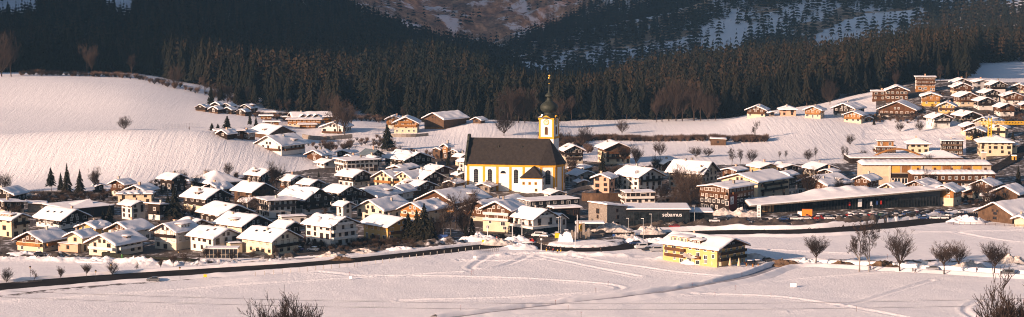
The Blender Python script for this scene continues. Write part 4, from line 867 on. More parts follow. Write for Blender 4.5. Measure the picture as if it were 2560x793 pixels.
# sacristy
MB().box(4.2, 14.2, -15.2, -8.9, -2, 6.6).build('sacristy_wall', 'churchwhite', CH)
mb = MB(); V = [(3.6,-15.8,6.6),(14.8,-15.8,6.6),(14.8,-8.9,6.6),(3.6,-8.9,6.6),(9.8,-9.0,11.6),(9.4,-11.5,11.6)]
mb.add(V, [(0,1,5),(1,2,4,5),(3,0,5,4),(3,2,1,0)]); srf = mb.build('sacristy_roof', 'slate', CH)
mb = MB(); mb.add([(11.9,-13.9,8.75),(14.3,-14.0,7.2),(14.2,-10.2,7.3),(11.3,-11.3,9.9)], [(0,1,2,3)]); mb.build('snow_patch', 'snow', srf)
MB().box(4.1, 14.3, -15.3, -15.2, 6.2, 6.58).build('sacristy_cornice', 'churchgold', CH)
for x in (5.6, 8.4, 11.2): window(CH, x, -15.22, 3.6, 0, .9, 1.1, 'churchgold'); 
window(CH, 11.4, -15.22, .6, 0, .9, 1.1, 'churchgold'); window(CH, 14.22, -12, 3.4, math.pi/2, .9, 1.1, 'churchgold'); window(CH, 14.22, -13.5, .8, math.pi/2, .9, 1.1, 'churchgold')
# tower (standing behind the choir)
TX, TY = (1373-CX)/F*972, 972.
lx = TX-cx; ly = TY-cy_; c_, s_ = math.cos(R(10)), math.sin(R(10)); tl = (c_*lx-s_*ly, s_*lx+c_*ly)
ta = R(-12)
def tpart(mb, name, mat, sm=False, parent=None):
    o = mb.build(name, mat, parent or CH, sm)
    if not parent: o.location = (tl[0], tl[1], 0); o.rotation_euler = (0, 0, ta)
    return o
h_ = 3.55
tw = tpart(MB().box(-h_, h_, -h_, h_, -2, 31.6), 'tower_wall', 'churchwhite')
mb = MB()
for sx in (-1, 1):
    for sy in (-1, 1): mb.box(sx*h_-(.7 if sx > 0 else .12), sx*h_+(.7 if sx < 0 else .12), sy*h_-(.7 if sy > 0 else .12), sy*h_+(.7 if sy < 0 else .12), 22.9, 31.6)
tpart(mb, 'corner_pilasters', 'churchgold')
mb = MB(); mb.box(-h_-.25, h_+.25, -h_-.25, h_+.25, 22.2, 22.85); mb.box(-h_-.35, h_+.35, -h_-.35, h_+.35, 22.86, 23.1); tpart(mb, 'tower_band', 'churchgold')
# curved cornice over each clock
mb = MB()
for s in range(4):
    a = s*math.pi/2; cs, sn = math.cos(a), math.sin(a); n = 14; prev = None
    for k in range(n+1):
        t = -1+2*k/n; x = t*(h_+.35); z = 31.6+1.25*math.exp(-(t/.42)**2)
        p = (x, z)
        if prev:
            q = [(prev[0], -h_-.4, prev[1]-.45), (p[0], -h_-.4, p[1]-.45), (p[0], -h_-.4, p[1]+.25), (prev[0], -h_-.4, prev[1]+.25)]
            q2 = [(x_, -h_+.3, z_) for x_, y_, z_ in q]; V = [(cs*a_-sn*b_, sn*a_+cs*b_, c) for a_, b_, c in q+q2]
            mb.add(V, [(0,1,2,3),(7,6,5,4),(3,2,6,7),(1,0,4,5)])
        prev = p
tpart(mb, 'tower_cornice', 'churchgold')
for s in range(4):
    a = s*math.pi/2; px_, py_ = math.sin(a), -math.cos(a)
    def onf(mb, name, mat, z, par=None):
        o = mb.build(name, mat, par or CH)
        if par is None:
            dx, dy = px_*(h_+.02), py_*(h_+.02); ct, st = math.cos(ta), math.sin(ta); o.location = (tl[0]+ct*dx-st*dy, tl[1]+st*dx+ct*dy, z); o.rotation_euler = (0, 0, ta+a)
        return o
    P = [(1.45*math.cos(2*math.pi*k/20), 1.45*math.sin(2*math.pi*k/20)) for k in range(20)]
    ck = onf(MB().xprism([(p[0], p[1]) for p in P], -.12, 0), 'clock', 'churchgold', 30.0)
    onf(MB().xprism([(p[0]*.80, p[1]*.80) for p in P], -.16, -.121), 'clock_face', 'pale', 0, ck)
    mb = MB()
    for k in range(12): q = 2*math.pi*k/12; mb.tube((.85*math.sin(q), -.2, .85*math.cos(q)), (1.1*math.sin(q), -.2, 1.1*math.cos(q)), .07, .07, 4)
    mb.tube((0, -.22, 0), (.5, -.22, .45), .07, .04, 4); mb.tube((0, -.22, 0), (-.25, -.22, .85), .06, .03, 4); onf(mb, 'clock_hands_and_numerals', 'blackf', 0, ck)
    w2 = 1.5; P = [(-w2/2,0),(w2/2,0)]+[(w2/2*math.cos(q), 3.0+w2/2*math.sin(q)) for q in [math.pi*k/8 for k in range(9)]]
    fr = onf(MB().xprism([(p[0]*1.3, p[1]*1.06-.15) for p in P], -.06, 0), 'belfry_opening', 'pale', 24.1); MB().xprism(P, -.1, -.061).build('louvres', 'brown', fr)
on = MB().lathe([(4.9,31.9),(3.5,32.6),(2.5,33.5),(2.1,34.2),(2.9,34.6),(3.8,35.4),(4.2,36.4),(4.1,37.4),(3.4,38.4),(2.2,39.2),(1.35,39.9),(1.1,40.7),(1.1,41.6),(1.9,41.75),(2.0,42.2),(1.5,42.9),(.7,43.5),(.33,44.4),(.2,47.2),(.06,50.2)], 20)
tpart(on, 'onion_dome', 'copper', True)
mb = MB()
for z, r in ((47.8, .3), (50.4, .58)): mb.lathe([(.02, z-r)]+[(r*math.cos(q), z+r*math.sin(q)) for q in [-1.2, -.6, 0, .6, 1.2]]+[(.02, z+r)], 10)
mb.box(-.06, .06, -.06, .06, 50.9, 52.0); mb.box(-.5, .5, -.05, .05, 51.5, 51.62); tpart(mb, 'gilded_finial', 'goldm')
mb = MB(); mb.add([(-4.4,-3.6,32.15),(-2.2,-3.9,32.3),(-2.0,-2.6,33.6),(-3.0,-2.3,33.5),(-3.8,-.5,32.6)], [(0,1,2,3,4)]); tpart(mb, 'snow_patch', 'snow')
HOUSES.append((cx, cy_, 22, 'the parish church'))
# small bell turret on a stand left of the church
X, Y, z = gp(1148, 462); t = empty('bell_turret', (X, Y, z), 0, 'tiny bell turret with snow cap left of the church', 'turret')
MB().box(-.7, .7, -.7, .7, 0, 5.6).build('shaft', 'stone', t); MB().box(-.55, .55, -.55, .55, 5.6, 7.0).build('lantern', 'copper', t); MB().lathe([(1.1, 7.0), (.7, 7.6), (.15, 8.2), (.04, 9.6)], 8).build('cap', 'snow', t)
# ------------------------------------------------------------ supermarket with curved roof
def X_(px, Y): return (px-CX)/F*Y
A = (X_(1878, 862), 862.); B = (X_(2376, 893), 893.)
SM = empty('supermarket', ((A[0]+B[0])/2, (A[1]+B[1])/2, 0), 0, 'long supermarket with sweeping snow-covered roof and glass front', 'supermarket')
def smp(s, t): x = A[0]+(B[0]-A[0])*s; y = A[1]+(B[1]-A[1])*s+t*(25-11*s); return x-SM.location.x, y-SM.location.y
def smz(s, t): return 3.9+3.6*s**1.1+2.3*math.exp(-((s-.47)/.17)**4)*max(0, t)**.9
ns, nt_ = 60, 14
def sheet2(mb, f0, f1, s0=0, s1=1, t0=0, t1=1, ns=60, nt_=14):
    V = []; 
    for fz in (f0, f1):
        for j in range(nt_+1):
            for i in range(ns+1):
                s = s0+(s1-s0)*i/ns; t = t0+(t1-t0)*j/nt_; x, y = smp(s, t); V.append((x, y, fz(s, t)))
    a = ns+1; o = a*(nt_+1); fs = []
    for j in range(nt_):
        for i in range(ns): k = j*a+i; fs += [(k, k+1, k+a+1, k+a), (o+k, o+k+a, o+k+a+1, o+k+1)]
    for i in range(ns): fs.append((i+1, i, o+i, o+i+1)); k = nt_*a+i; fs.append((k, k+1, o+k+1, o+k))
    for j in range(nt_): k = j*a; fs.append((k, k+a, o+k+a, o+k)); k = j*a+ns; fs.append((k+a, k, o+k, o+k+a))
    mb.add(V, fs); return mb
rf = sheet2(MB(), lambda s, t: smz(s, t), lambda s, t: smz(s, t)-.55).build('roof', 'stone', SM)
def sn_(s, t):
    e = min(1, max(0, min(s/.01, (1-s)/.01, t/.03, (1-t)/.03))); x, y = smp(s, t)
    rib = .22*math.sin(s*70+t*3)*(1 if smz(s, t) > 6.6+.5*s else .2)*min(1, t*4); return smz(s, t)+.02+(.42+rib+.12*mnoise.noise(Vector((x*.3, y*.3, 0))))*(.2+.8*e)
sheet2(MB(), sn_, lambda s, t: smz(s, t)+.01, 0, 1, 0, 1, 110, 24).build('roof_snow', 'snow', rf, True)
sheet2(MB(), lambda s, t: smz(s, t)-.56, lambda s, t: -.5, .06, .97, .22, .95).build('wall', 'dgrey', SM)
mb = MB()
def vpanel(mb, s0, s1, t, z0, z1, n=1):
    for k in range(n):
        a = s0+(s1-s0)*k/n; b = s0+(s1-s0)*(k+1)/n; p = smp(a, t); q = smp(b, t); p2 = smp(a, t+.012); q2 = smp(b, t+.012)
        mb.add([(p[0],p[1],z0),(q[0],q[1],z0),(q[0],q[1],z1),(p[0],p[1],z1),(p2[0],p2[1],z0),(q2[0],q2[1],z0),(q2[0],q2[1],z1),(p2[0],p2[1],z1)], [(0,1,2,3),(5,4,7,6),(3,2,6,7),(1,0,4,5),(4,0,3,7),(1,5,6,2)])
vpanel(mb, .062, .96, .19, 0, 4.2, 30); mb.build('glass_front', 'shopglass', SM)
mb = MB()
for k in range(60): s = .062+.898*k/59; p = smp(s, .183); mb.box(p[0]-.06, p[0]+.06, p[1]-.08, p[1]+.0, 0, 4.2)
mb.build('glazing_bars', 'dmetal', SM)
for k, (s, m) in enumerate([(.07,'lampglass'),(.085,'honey'),(.10,'lampglass'),(.115,'honey')]): mb = MB(); vpanel(mb, s, s+.012, .172, .4, 3.8); mb.build('lit_panel', m, SM)
for s, m in ((.50,'redp'),(.61,'signw'),(.64,'bluep'),(.66,'redp')): mb = MB(); vpanel(mb, s, s+.008, .16, 1.6, 3.2); mb.build('poster', m, SM)
mb = MB(); vpanel(mb, .545, .565, .13, 1.0, 4.4); b = mb.build('banner', 'signw', SM)
HOUSES.append((SM.location.x, SM.location.y, 40, 'the supermarket'))
# ------------------------------------------------------------ school block and second long roof
def longblock(x0, x1, yt, yb, label, name, dep, lo, parts=None, snowt=.9, arched=True, slope=0):
    X, Y, z = gp((x0+x1)/2, yb); w_ = (x1-x0)/F*Y; z = hz(X, Y+5, False); r = empty(name, (X, Y+dep/2, z), R(0), label, 'building'); h = Z((x0+x1)/2, yt, Y+dep*.6)-z-snowt-.3
    MB().box(-w_/2+.4, w_/2-.4, -dep/2, dep/2, -2, h).build('wall', lo, r)
    rf = MB().box(-w_/2, w_/2, -dep/2-1.0, dep/2+.6, h, h+.25).build('roof', 'roofwood', r)
    n = 80; m_ = 12; V = []; fs = []
    for j in range(m_+1):
        for i in range(n+1):
            x = -w_/2+w_*i/n; t = j/m_; y = -dep/2-1.05+(dep+1.7)*t; e = min(1, min(i, n-i)/1.5)
            prof_ = math.sin(math.pi*min(1, max(0, t)))**.35 if arched else min(1, min(j, m_-j)/1.)
            V.append((x, y, h+.26+snowt*prof_*(.3+.7*e)*(1+.12*mnoise.noise(Vector((x*.4, y*.4, X))))+.05*math.sin(x*2.6)))
    fs = [(j*(n+1)+i, j*(n+1)+i+1, (j+1)*(n+1)+i+1, (j+1)*(n+1)+i) for j in range(m_) for i in range(n)]
    mb = MB().add(V, fs); mb.box(-w_/2-.02, w_/2+.02, -dep/2-1.06, dep/2+.64, h+.252, h+.4); mb.build('roof_snow', 'snow', rf, True)
    HOUSES.append((X, Y, w_/2, label)); return r, w_, h, dep
r, w_, h, dp = longblock(2152, 2480, 399, 462, 'long school block with arched snow roof and ochre panels', 'school', 14, 'sand', snowt=1.6)
MB().box(-w_/2+.5, -w_*.285, -dp/2-.08, -dp/2, h*.42, h-.1).build('wall_panel', 'cream', r)
for k in range(9):
    x = -w_*.27+k*w_*.078
    if k != 3: MB().box(x, x+w_*.066, -dp/2-.1, -dp/2, h*.62, h-.15).build('ochre_panel', 'honey' if k % 2 else 'gold', r)
    MB().box(x, x+w_*.066, -dp/2-.12, -dp/2, h*.08, h*.33).build('window_band', 'glass', r)
    for q in range(3): MB().box(x+w_*.022*q, x+w_*.022*q+.25, -dp/2-.2, -dp/2-.125, h*.08, h*.33).build('mullion', 'frame', r)
MB().box(-w_*.285, w_/2-.4, -dp/2-.15, -dp/2-.01, h*.36, h*.58).build('dark_band', 'dark', r)
for x in (-w_*.045, -w_*.29): MB().box(x, x+.8, -dp/2-.5, -dp/2-.21, -1, h).build('column', 'pale', r)
r, w_, h, dp = longblock(2277, 2490, 424, 478, 'second long snow-roofed block with brown balcony front below the school', 'long_block', 10, 'brown', snowt=1.4)
for k in range(12): x = -w_/2+1.2+k*(w_-2)/12; window(r, x+1, -dp/2-.02, h-2.2, 0, 1.2, 1.4); window(r, x+1, -dp/2-.02, h-5.2, 0, 1.2, 1.6)
mb = MB(); mb.box(-w_/2+.6, w_/2-.6, -dp/2-1, -dp/2-.9, h-3.6, h-2.8); mb.box(-w_/2+.6, w_/2-.6, -dp/2-1, -dp/2, h-3.7, h-3.6); mb.build('balcony', 'dark', r)
for k in range(5): x = -w_/2+4+k*w_/5; chimney(r, x, 0, h+1.6, .9, 1.0, 'brown')
r, w_, h, dp = longblock(2123, 2408, 386, 408, 'low sports hall with yellow timber arch over its flat roof', 'sports_hall', 22, 'dark', snowt=.5, arched=False)
mb = MB(); n = 30; a0 = -w_*.27; a1 = w_*.17
for k in range(n):
    f = lambda t: (a0+(a1-a0)*t, -3, h+.2+3.9*math.sin(math.pi*t)); p = f(k/n); q = f((k+1)/n); mb.tube(p, q, .5, .5, 6)
mb.build('timber_arch', 'honey', r)
mb = MB(); q0, q1 = w_*.18, w_*.47; mb.add([(q0,-10,h+.7),(q1,-10,h+.7),(q1,8,h+.7),(q0,8,h+.7),((q0+q1)/2-3,-2,h+3.4),((q0+q1)/2+2,-2,h+3.4)], [(0,1,5,4),(1,2,5),(2,3,4,5),(3,0,4)]); mb.build('snow_hip', 'snow', r)
# small masonry tower and kiosk by the right road
for px, py, w_, hh, m, lab, nm in ((2459, 404, 2.2, 4.6, 'sand', 'narrow masonry tower block left of the right-hand road', 'transformer_tower'), (2535, 402, 2.0, 2.4, 'gold', 'yellow little kiosk with snow lid beside the right-hand road', 'kiosk')):
    X, Y, z = gp(px, py); r = empty(nm, (X, Y, z), 0, lab, nm.replace('_', ' ')); MB().box(-w_/2, w_/2, -w_/2, w_/2, -1, hh).build('wall', m, r); MB().box(-w_/2-.2, w_/2+.2, -w_/2-.2, w_/2+.2, hh, hh+.5).build('roof_snow', 'snow', r); MB().box(-.4, .4, -w_/2-.05, -w_/2, .2, 1.9).build('door', 'dark', r)
# street climbing on the right
UPR = smooth([gp(*p)[:2] for p in [(2600,345),(2560,372),(2535,398),(2490,420),(2470,432)]]); strip('hill_road', UPR, 7, 'asphalt', .35)
# ------------------------------------------------------------ tower crane
X, Y, z = gp(2473, 386); CR = empty('tower_crane', (X, Y, z), 0, 'yellow tower crane standing among the hillside houses', 'crane')
hh = Z(2473, 295, Y)-z
def lattice(mb, a, b, w, n):
    a = Vector(a); b = Vector(b); d = (b-a)/n; dn = d.normalized(); u = dn.orthogonal().normalized() if abs(dn.z) < .9 else Vector((1,0,0)); v = dn.cross(u)
    cs = [u*w+v*w, -u*w+v*w, -u*w-v*w, u*w-v*w]
    for c in cs: mb.tube(a+c, b+c, .14, .14, 4)
    for k in range(n):
        for i in range(4): mb.tube(a+d*k+cs[i], a+d*(k+1)+cs[(i+1)%4], .08, .08, 3)
mb = MB(); lattice(mb, (0,0,0), (0,0,hh), .8, 14); mb.build('mast', 'yellowp', CR)
mb = MB(); jz = Z(2473, 308, Y)-z; lattice(mb, (-6,0,jz), (30,0,jz), .6, 22); mb.build('jib', 'yellowp', CR)
MB().box(-7.5, -5, -.9, .9, jz-1.6, jz+.6).build('counterweight', 'concrete', CR); MB().box(.9, 2.3, -.8, .8, jz-2.6, jz-.6).build('cab', 'signw', CR)
mb = MB(); mb.tube((0,0,hh), (28,0,jz+.6), .05, .05, 3); mb.tube((0,0,hh), (-6,0,jz+.6), .05, .05, 3); mb.build('stays', 'dmetal', CR)
# ------------------------------------------------------------ roundabout island furniture
IX, IY = ISLAND
def on_flat(px, py): X, Y = g0(px, py); return X, Y
ISZ = .7
X, Y = on_flat(1452, 600); SCU = empty('sun_sculpture', (X, Y, ISZ), 0, 'golden sun-flower sculpture on a stone post in the roundabout', 'sculpture')
MB().box(-.45, .45, -.35, .35, -.8, 2.4).build('post', 'stone', SCU); mb = MB()
for k in range(22):
    a = 2*math.pi*k/22; r0, r1 = .9, 2.2+.35*(k % 2); mb.add([(r0*math.cos(a-.14), -.12, 4.2+r0*math.sin(a-.14)), (r0*math.cos(a+.14), -.12, 4.2+r0*math.sin(a+.14)), (r1*math.cos(a), -.3, 4.2+r1*1.15*math.sin(a)), (r0*math.cos(a), .25, 4.2+r0*math.sin(a))], [(0,1,2),(1,3,2),(3,0,2)])
mb.build('rays', 'goldm', SCU); MB().lathe([(.05,-1.0),(.7,-.75),(1.0,0),(.7,.75),(.05,1.0)], 12, (0,0,4.2)).build('core', 'gold', SCU, True)
for k, (px, hgt) in enumerate([(1430,3.2),(1437,2.9),(1444,6.8),(1459,6.2),(1466,2.7),(1471,4.2)]):
    X, Y = on_flat(px, 602+(k % 2)*2); tag(MB().box(-.45, .45, -.4, .4, -.9, hgt).add([(-.45,-.4,hgt),(.45,-.4,hgt),(0,0,hgt+.35)], [(0,1,2)]).build('standing_stone', 'stone'), 'tall grey stone stele in the roundabout, %s from the left' % ['first', 'second', 'third', 'fourth', 'fifth', 'sixth'][k], 'stone stele', 'stone steles on the roundabout island').location = (X, Y, ISZ)
X, Y = on_flat(1413, 610); r = empty('snow_sculpture', (X, Y, ISZ), 0, 'block of packed white snow beside the steles', 'snow block')
mb = MB(); P = [(-2.6,0),(-2.3,2.6),(-1.6,3.0),(-.9,2.2),(-.4,3.6),(.8,4.0),(2.0,3.6),(2.8,1.2),(2.9,0)]; mb.xprism(P, -1.2, 1.4); mb.build('body', 'snow', r)
X, Y = on_flat(1393, 607); r = empty('yellow_sign', (X, Y, ISZ), 0, 'yellow direction sign beside the snow block', 'sign'); MB().box(-.05, .05, -.05, .05, -.6, 2).build('post', 'metal', r); MB().box(-.9, .9, -.12, -.06, 1.1, 2.9).build('board', 'yellowp', r)
X, Y = on_flat(1491, 596); r = empty('bench', (X, Y, ISZ), 0, 'low stone bench at the back of the roundabout island', 'bench'); MB().box(-3, 3, -.4, .4, .9, 1.2).build('seat', 'stone', r)
for x in (-2.6, 2.6): MB().box(x-.25, x+.25, -.35, .35, -.5, .9).build('leg', 'stone', r)
# ------------------------------------------------------------ masts, lamps, signs
def lamp(px, py, h, label, kind='mast', group=None, det=True):
    X, Y, z = gp(px, py); z = hz(X, Y)
    if kind == 'mast': r = empty('flag_mast', (X, Y, z), 0, label, 'mast', group); MB().tube((0,0,-.3), (0,0,h), .14, .09, 8).build('pole', 'signw', r); MB().lathe([(.05,h),(.18,h+.15),(.05,h+.3)], 8).build('cap', 'metal', r)
    elif kind == 'street': r = empty('street_lamp', (X, Y, z), 0, label, 'street lamp', group); MB().tube((0,0,-.3), (0,0,h), .12, .08, 8).build('pole', 'metal', r); MB().box(-.9, .2, -.15, .15, h, h+.14).build('lamp_head', 'signw', r)
    elif kind == 'lantern':
        r = empty('street_lantern', (X, Y, z), 0, label, 'lantern', group); MB().tube((0,0,-.3), (0,0,h), .07, .05, 6).build('pole', 'blackf', r)
        l = MB().lathe([(.16,h),(.3,h+.55),(.05,h+.62)], 6).build('lantern_glass', 'lampglass', r); MB().lathe([(.42,h+.56),(.1,h+.9),(.02,h+1.05)], 6).build('lantern_hood', 'blackf', r)
    return r
for k, (px, py, h, lab) in enumerate([(1219,602,5.5,'white pole left of the roundabout beside the big snow heap'),(1281,612,8,'white mast standing in the snow heap before the white shop house'),(1305,604,8,'white mast just right of the snow-heap mast'),(1443,604,9.2,'tallest white mast behind the steles'),(1438,622,8.4,'white mast at the near rim of the island'),(1353,628,3,'short white pole by the group of walkers')]): lamp(px, py, h, lab)
for px, py, h, lab in [(1396,592,6.5,'left one of two close street lamps by the small white gabled wing'),(1402,593,6.8,'right one of two close street lamps by the small white gabled wing'),(1608,613,10,'tall pale street lamp right of the roundabout'),(1571,580,5.5,'street lamp in front of the wedge building'),(1628,573,5,'thin lamp in front of the black store'),(1736,566,6,'street lamp between store and its extension'),(2180,545,5,'street lamp in the supermarket car park')]: lamp(px, py, h, lab, 'street')
for px, py, lab in [(76,697,'black lantern left in the row by the footpath'),(278,690,'black lantern beside the fourth small tree'),(447,663,'black lantern in front of the garden hedge'),(240,707,'little lantern below the footpath'),(450,699,'little lantern at the edge of the main road')]: lamp(px, py, 3.4, lab, 'lantern')
def board(px, py, w_, h, z0, mat, label, name='sign_board', post='metal', rz=0, marks=None):
    X, Y, z = gp(px, py); z = hz(X, Y); r = empty(name, (X, Y, z), rz, label, name.replace('_', ' '))
    for x in (-w_*.4, w_*.4) if w_ > 1 else (0,): MB().box(x-.06, x+.06, -.05, .05, -.3, z0+.1).build('post', post, r)
    b = MB().box(-w_/2, w_/2, -.1, -.051, z0, z0+h).build('board', mat, r)
    fr = MB(); fr.box(-w_/2-.06, w_/2+.06, -.09, -.045, z0-.06, z0-.003); fr.box(-w_/2-.06, w_/2+.06, -.09, -.045, z0+h+.003, z0+h+.06); fr.build('frame', 'dmetal', r)
    return r, b
board(513,697,1.1,.9,.5,'yellowp','yellow square road sign by the main road')
board(2312,670,2.4,1.8,.6,'signw','blank white notice board between the bare trees',rz=R(20))
r, b = board(1983,719,2.1,1.3,.1,'signw','white banner panels standing on the foreground snow','banner')
PYL, _ = board(1897,548,1.6,5.2,.8,'signw','tall white pylon sign before the supermarket','pylon_sign')
for k in range(7): MB().box(-.5, .5, -.14, -.105, 1.4+k*.6, 1.6+k*.6).build('text_line', 'blackf', PYL)
board(1353,612,.7,.7,1.6,'signw','small round-headed road sign left of the island','road_sign'); board(1331,613,.7,.7,1.5,'redp','small red and white warning sign by the crossing','road_sign')
board(1534,606,.8,.8,1.4,'bluep','blue round arrow sign on the island rim','road_sign'); board(1208,612,.9,.9,.8,'yellowp','yellow sign left of the roundabout heap','road_sign')
board(876,700,.9,1.0,.3,'signw','white marker board on the embankment foot','marker_board'); board(1187,648,1.1,1.0,.2,'signw','white box at the end of the embankment','marker_board')
board(1102,606,5.2,1.5,.8,'bluep','long dark blue banner behind the birches','banner')
for k, (px, py) in enumerate([(893,676),(874,693),(1420,777),(1453,793),(1389,764),(1520,717),(1490,734),(1787,743),(1927,747),(1732,720),(1855,693),(2141,780),(1183,688),(1152,778),(1179,690),(2219,648),(2558,760),(1839,726)]):
    X, Y, z = gp(px, py); z = hz(X, Y); r = empty('marker_pole', (X, Y, z), 0, None, 'marker pole', 'thin snow marker poles along the ski trail'); MB().tube((0,0,-.2), (rng.uniform(-.15,.15),0,1.7), .05, .04, 5).build('pole', 'brown', r); MB().lathe([(.055,1.3),(.055,1.5)], 6).build('band', 'redp', r)
    r['label'] = 'thin brown snow marker pole with red band stuck in the foreground snow'
# ------------------------------------------------------------ garden hedge, fences, walls
def hedge(pts, h, w, label, mat='hedge', name='hedge', det=.35):
    P = smooth([gp(*p)[:2] for p in pts], 2); V = []; fs = []; L_ = 0; mb = MB(); rr = random.Random(3)
    Q = []; 
    for a, b in zip(P[:-1], P[1:]):
        n = max(1, int(np.hypot(*(b-a))/1.2)); Q += [a+(b-a)*k/n for k in range(n)]
    Q.append(P[-1]); Q = np.array(Q); T = np.gradient(Q, axis=0); T /= np.linalg.norm(T, axis=1)[:, None]; c0 = Q[len(Q)//2]; z0 = hz(*c0, False); n = len(Q)
    for k in range(n):
        nx_, ny_ = -T[k][1], T[k][0]; zz = hz(Q[k][0], Q[k][1], False)-z0
        for (s, z) in ((-1,-.3),(-1.05,h*.5),(-.8,h*.95),(0,h*1.05),(.8,h*.95),(1.05,h*.5),(1,-.3)):
            j = rr.uniform(-det, det)*.5; V.append((Q[k][0]-c0[0]+nx_*s*w/2*(1+j*.5), Q[k][1]-c0[1]+ny_*s*w/2*(1+j*.5), zz+z*(1+j*.4)))
    fs = [(k*7+i, k*7+i+1, (k+1)*7+i+1, (k+1)*7+i) for k in range(n-1) for i in range(6)]+[tuple(range(6,-1,-1)), tuple((n-1)*7+i for i in range(7))]
    o = mb.add(V, fs).build(name, mat); o.location = (c0[0], c0[1], z0); tag(o, label, name.replace('_', ' ')); return o
hedge([(258,640),(330,648),(420,654),(503,658)], 1.3, 1.6, 'long dark clipped hedge in front of the large cream house')
hedge([(160,640),(205,648),(212,642)], 1.0, .5, 'brown garden wall before the peach annex', 'stone', 'garden_wall', .05)
hedge([(1455,502),(1500,504),(1550,502)], 3.3, .8, 'brown curved retaining wall below the tall slim conifer', 'weath', 'retaining_wall', .03)
hedge([(1415,488),(1440,478),(1478,470),(1500,476),(1480,488),(1462,492)], 1.5, .6, 'curved churchyard wall with snow on top', 'concrete', 'churchyard_wall', .03)
hedge([(757,345),(800,352),(880,345)], 2.2, 1, 'stone terrace wall under the white balcony house', 'stone', 'terrace_wall', .05)
hedge([(975,342),(1020,344),(1070,340)], 1.6, 1, 'dark retaining wall below the wooden balcony chalet', 'stone', 'retaining_wall', .05)
def fence(pts, h, n, label, mat='weath', name='fence', rails=2, th=.06):
    P = [np.array(gp(*p)) for p in pts]; c0 = P[0].copy(); r = empty(name, c0, 0, label, 'fence'); tot = 0; rl = MB()
    for a, b in zip(P[:-1], P[1:]):
        for q in range(rails): z = h*(q+1)/rails-.1; rl.tube(tuple(a-c0+[0,0,z]), tuple(b-c0+[0,0,z]), th, th, 4)
        m = max(1, int(n/(len(P)-1)))
        for k in range(m+1): p = a+(b-a)*k/m-c0; MB().box(p[0]-.07, p[0]+.07, p[1]-.07, p[1]+.07, p[2]-.4, p[2]+h+.1).build('post', mat, r)
    rl.build('rails', mat, r)
fence([(405,322),(450,321),(498,319)], 2.6, 12, 'wire fence posts at the sports pitch behind the snow hill', 'metal', rails=3, th=.03)
fence([(2405,534),(2450,536)], 1.4, 8, 'pale bridge railing left of the plank barn', 'birch', 'railing')
fence([(2370,562),(2440,563),(2560,568)], .9, 10, 'low dark field fence below the plank barn', 'weath')
fence([(1203,634),(1246,629)], 1.5, 9, 'small wooden bridge railing near the roundabout', 'birch', 'railing')
EM = [(640,694),(700,690),(800,680),(900,669),(1000,654),(1100,641),(1200,630)]
P = smooth([g0(*p) for p in EM], 2); st = 0
acc = [P[0]]; 
for k in range(1, len(P)):
    while np.hypot(*(P[k]-acc[-1])) > 3.2: v = P[k]-acc[-1]; acc.append(acc[-1]+v/np.hypot(*v)*3.2)
for k, p in enumerate(acc[:80]): 
    o = MB().tube((0,0,-.3), (0,0,1.35), .11, .1, 5).box(-.13,.13,-.13,.13,1.352,1.5).build('guard_post', 'concrete'); o.location = (p[0], p[1]-1.5, hz(p[0], p[1]-1.5)); tag(o, 'short snow-capped guard post along the embankment crest', 'post', 'guard posts along the road embankment')
# bare hedge across the far field: many shrubs nobody could count
# ------------------------------------------------------------ umbrellas, props at the guesthouse
for k, (px, py) in enumerate([(1760,664),(1781,667),(1801,668),(1825,667),(1847,668)]):
    X, Y = g0(px, py); r = empty('closed_parasol', (X, Y, 0), 0, 'closed beige parasol in front of the yellow guesthouse, %s from the left' % ['first', 'second', 'third', 'fourth', 'fifth'][k], 'parasol', 'closed parasols at the guesthouse')
    MB().tube((0,0,-.2), (0,0,3.0), .05, .04, 6).build('pole', 'brown', r); MB().lathe([(.6,.5),(.52,.9),(.4,1.7),(.22,2.5),(.05,3.3)], 9).build('canopy', 'cloth', r)
X, Y = g0(1750, 662); r = empty('snow_tent', (X, Y, 0), 0, 'white awning sheet sagging over the guesthouse terrace', 'awning'); mb = MB(); n = 12
V = [(-6+12*i/n, -1.5+j*1.5, 3.0+.5*j-.6*math.sin(math.pi*i/n*2)**2) for j in range(3) for i in range(n+1)]; mb.add(V, [(j*(n+1)+i, j*(n+1)+i+1, (j+1)*(n+1)+i+1, (j+1)*(n+1)+i) for j in range(2) for i in range(n)]); mb.build('sheet', 'frame', r)
for x in (-5.8, -2, 2, 5.8): MB().tube((x,-1.4,-.2), (x,-1.4,2.6), .06, .06, 5).build('pole', 'brown', r)
for k, (px, py) in enumerate([(1866,666),(1882,668),(1896,668)]):
    X, Y = g0(px, py); o = MB().lathe([(.28,-.2),(.3,.6),(.28,1.1),(.12,1.2)], 10).build('wooden_post', 'honey'); o.location = (X, Y, 0); tag(o, 'stubby honey-coloured bollard right of the parasols', 'bollard', 'bollards beside the guesthouse')
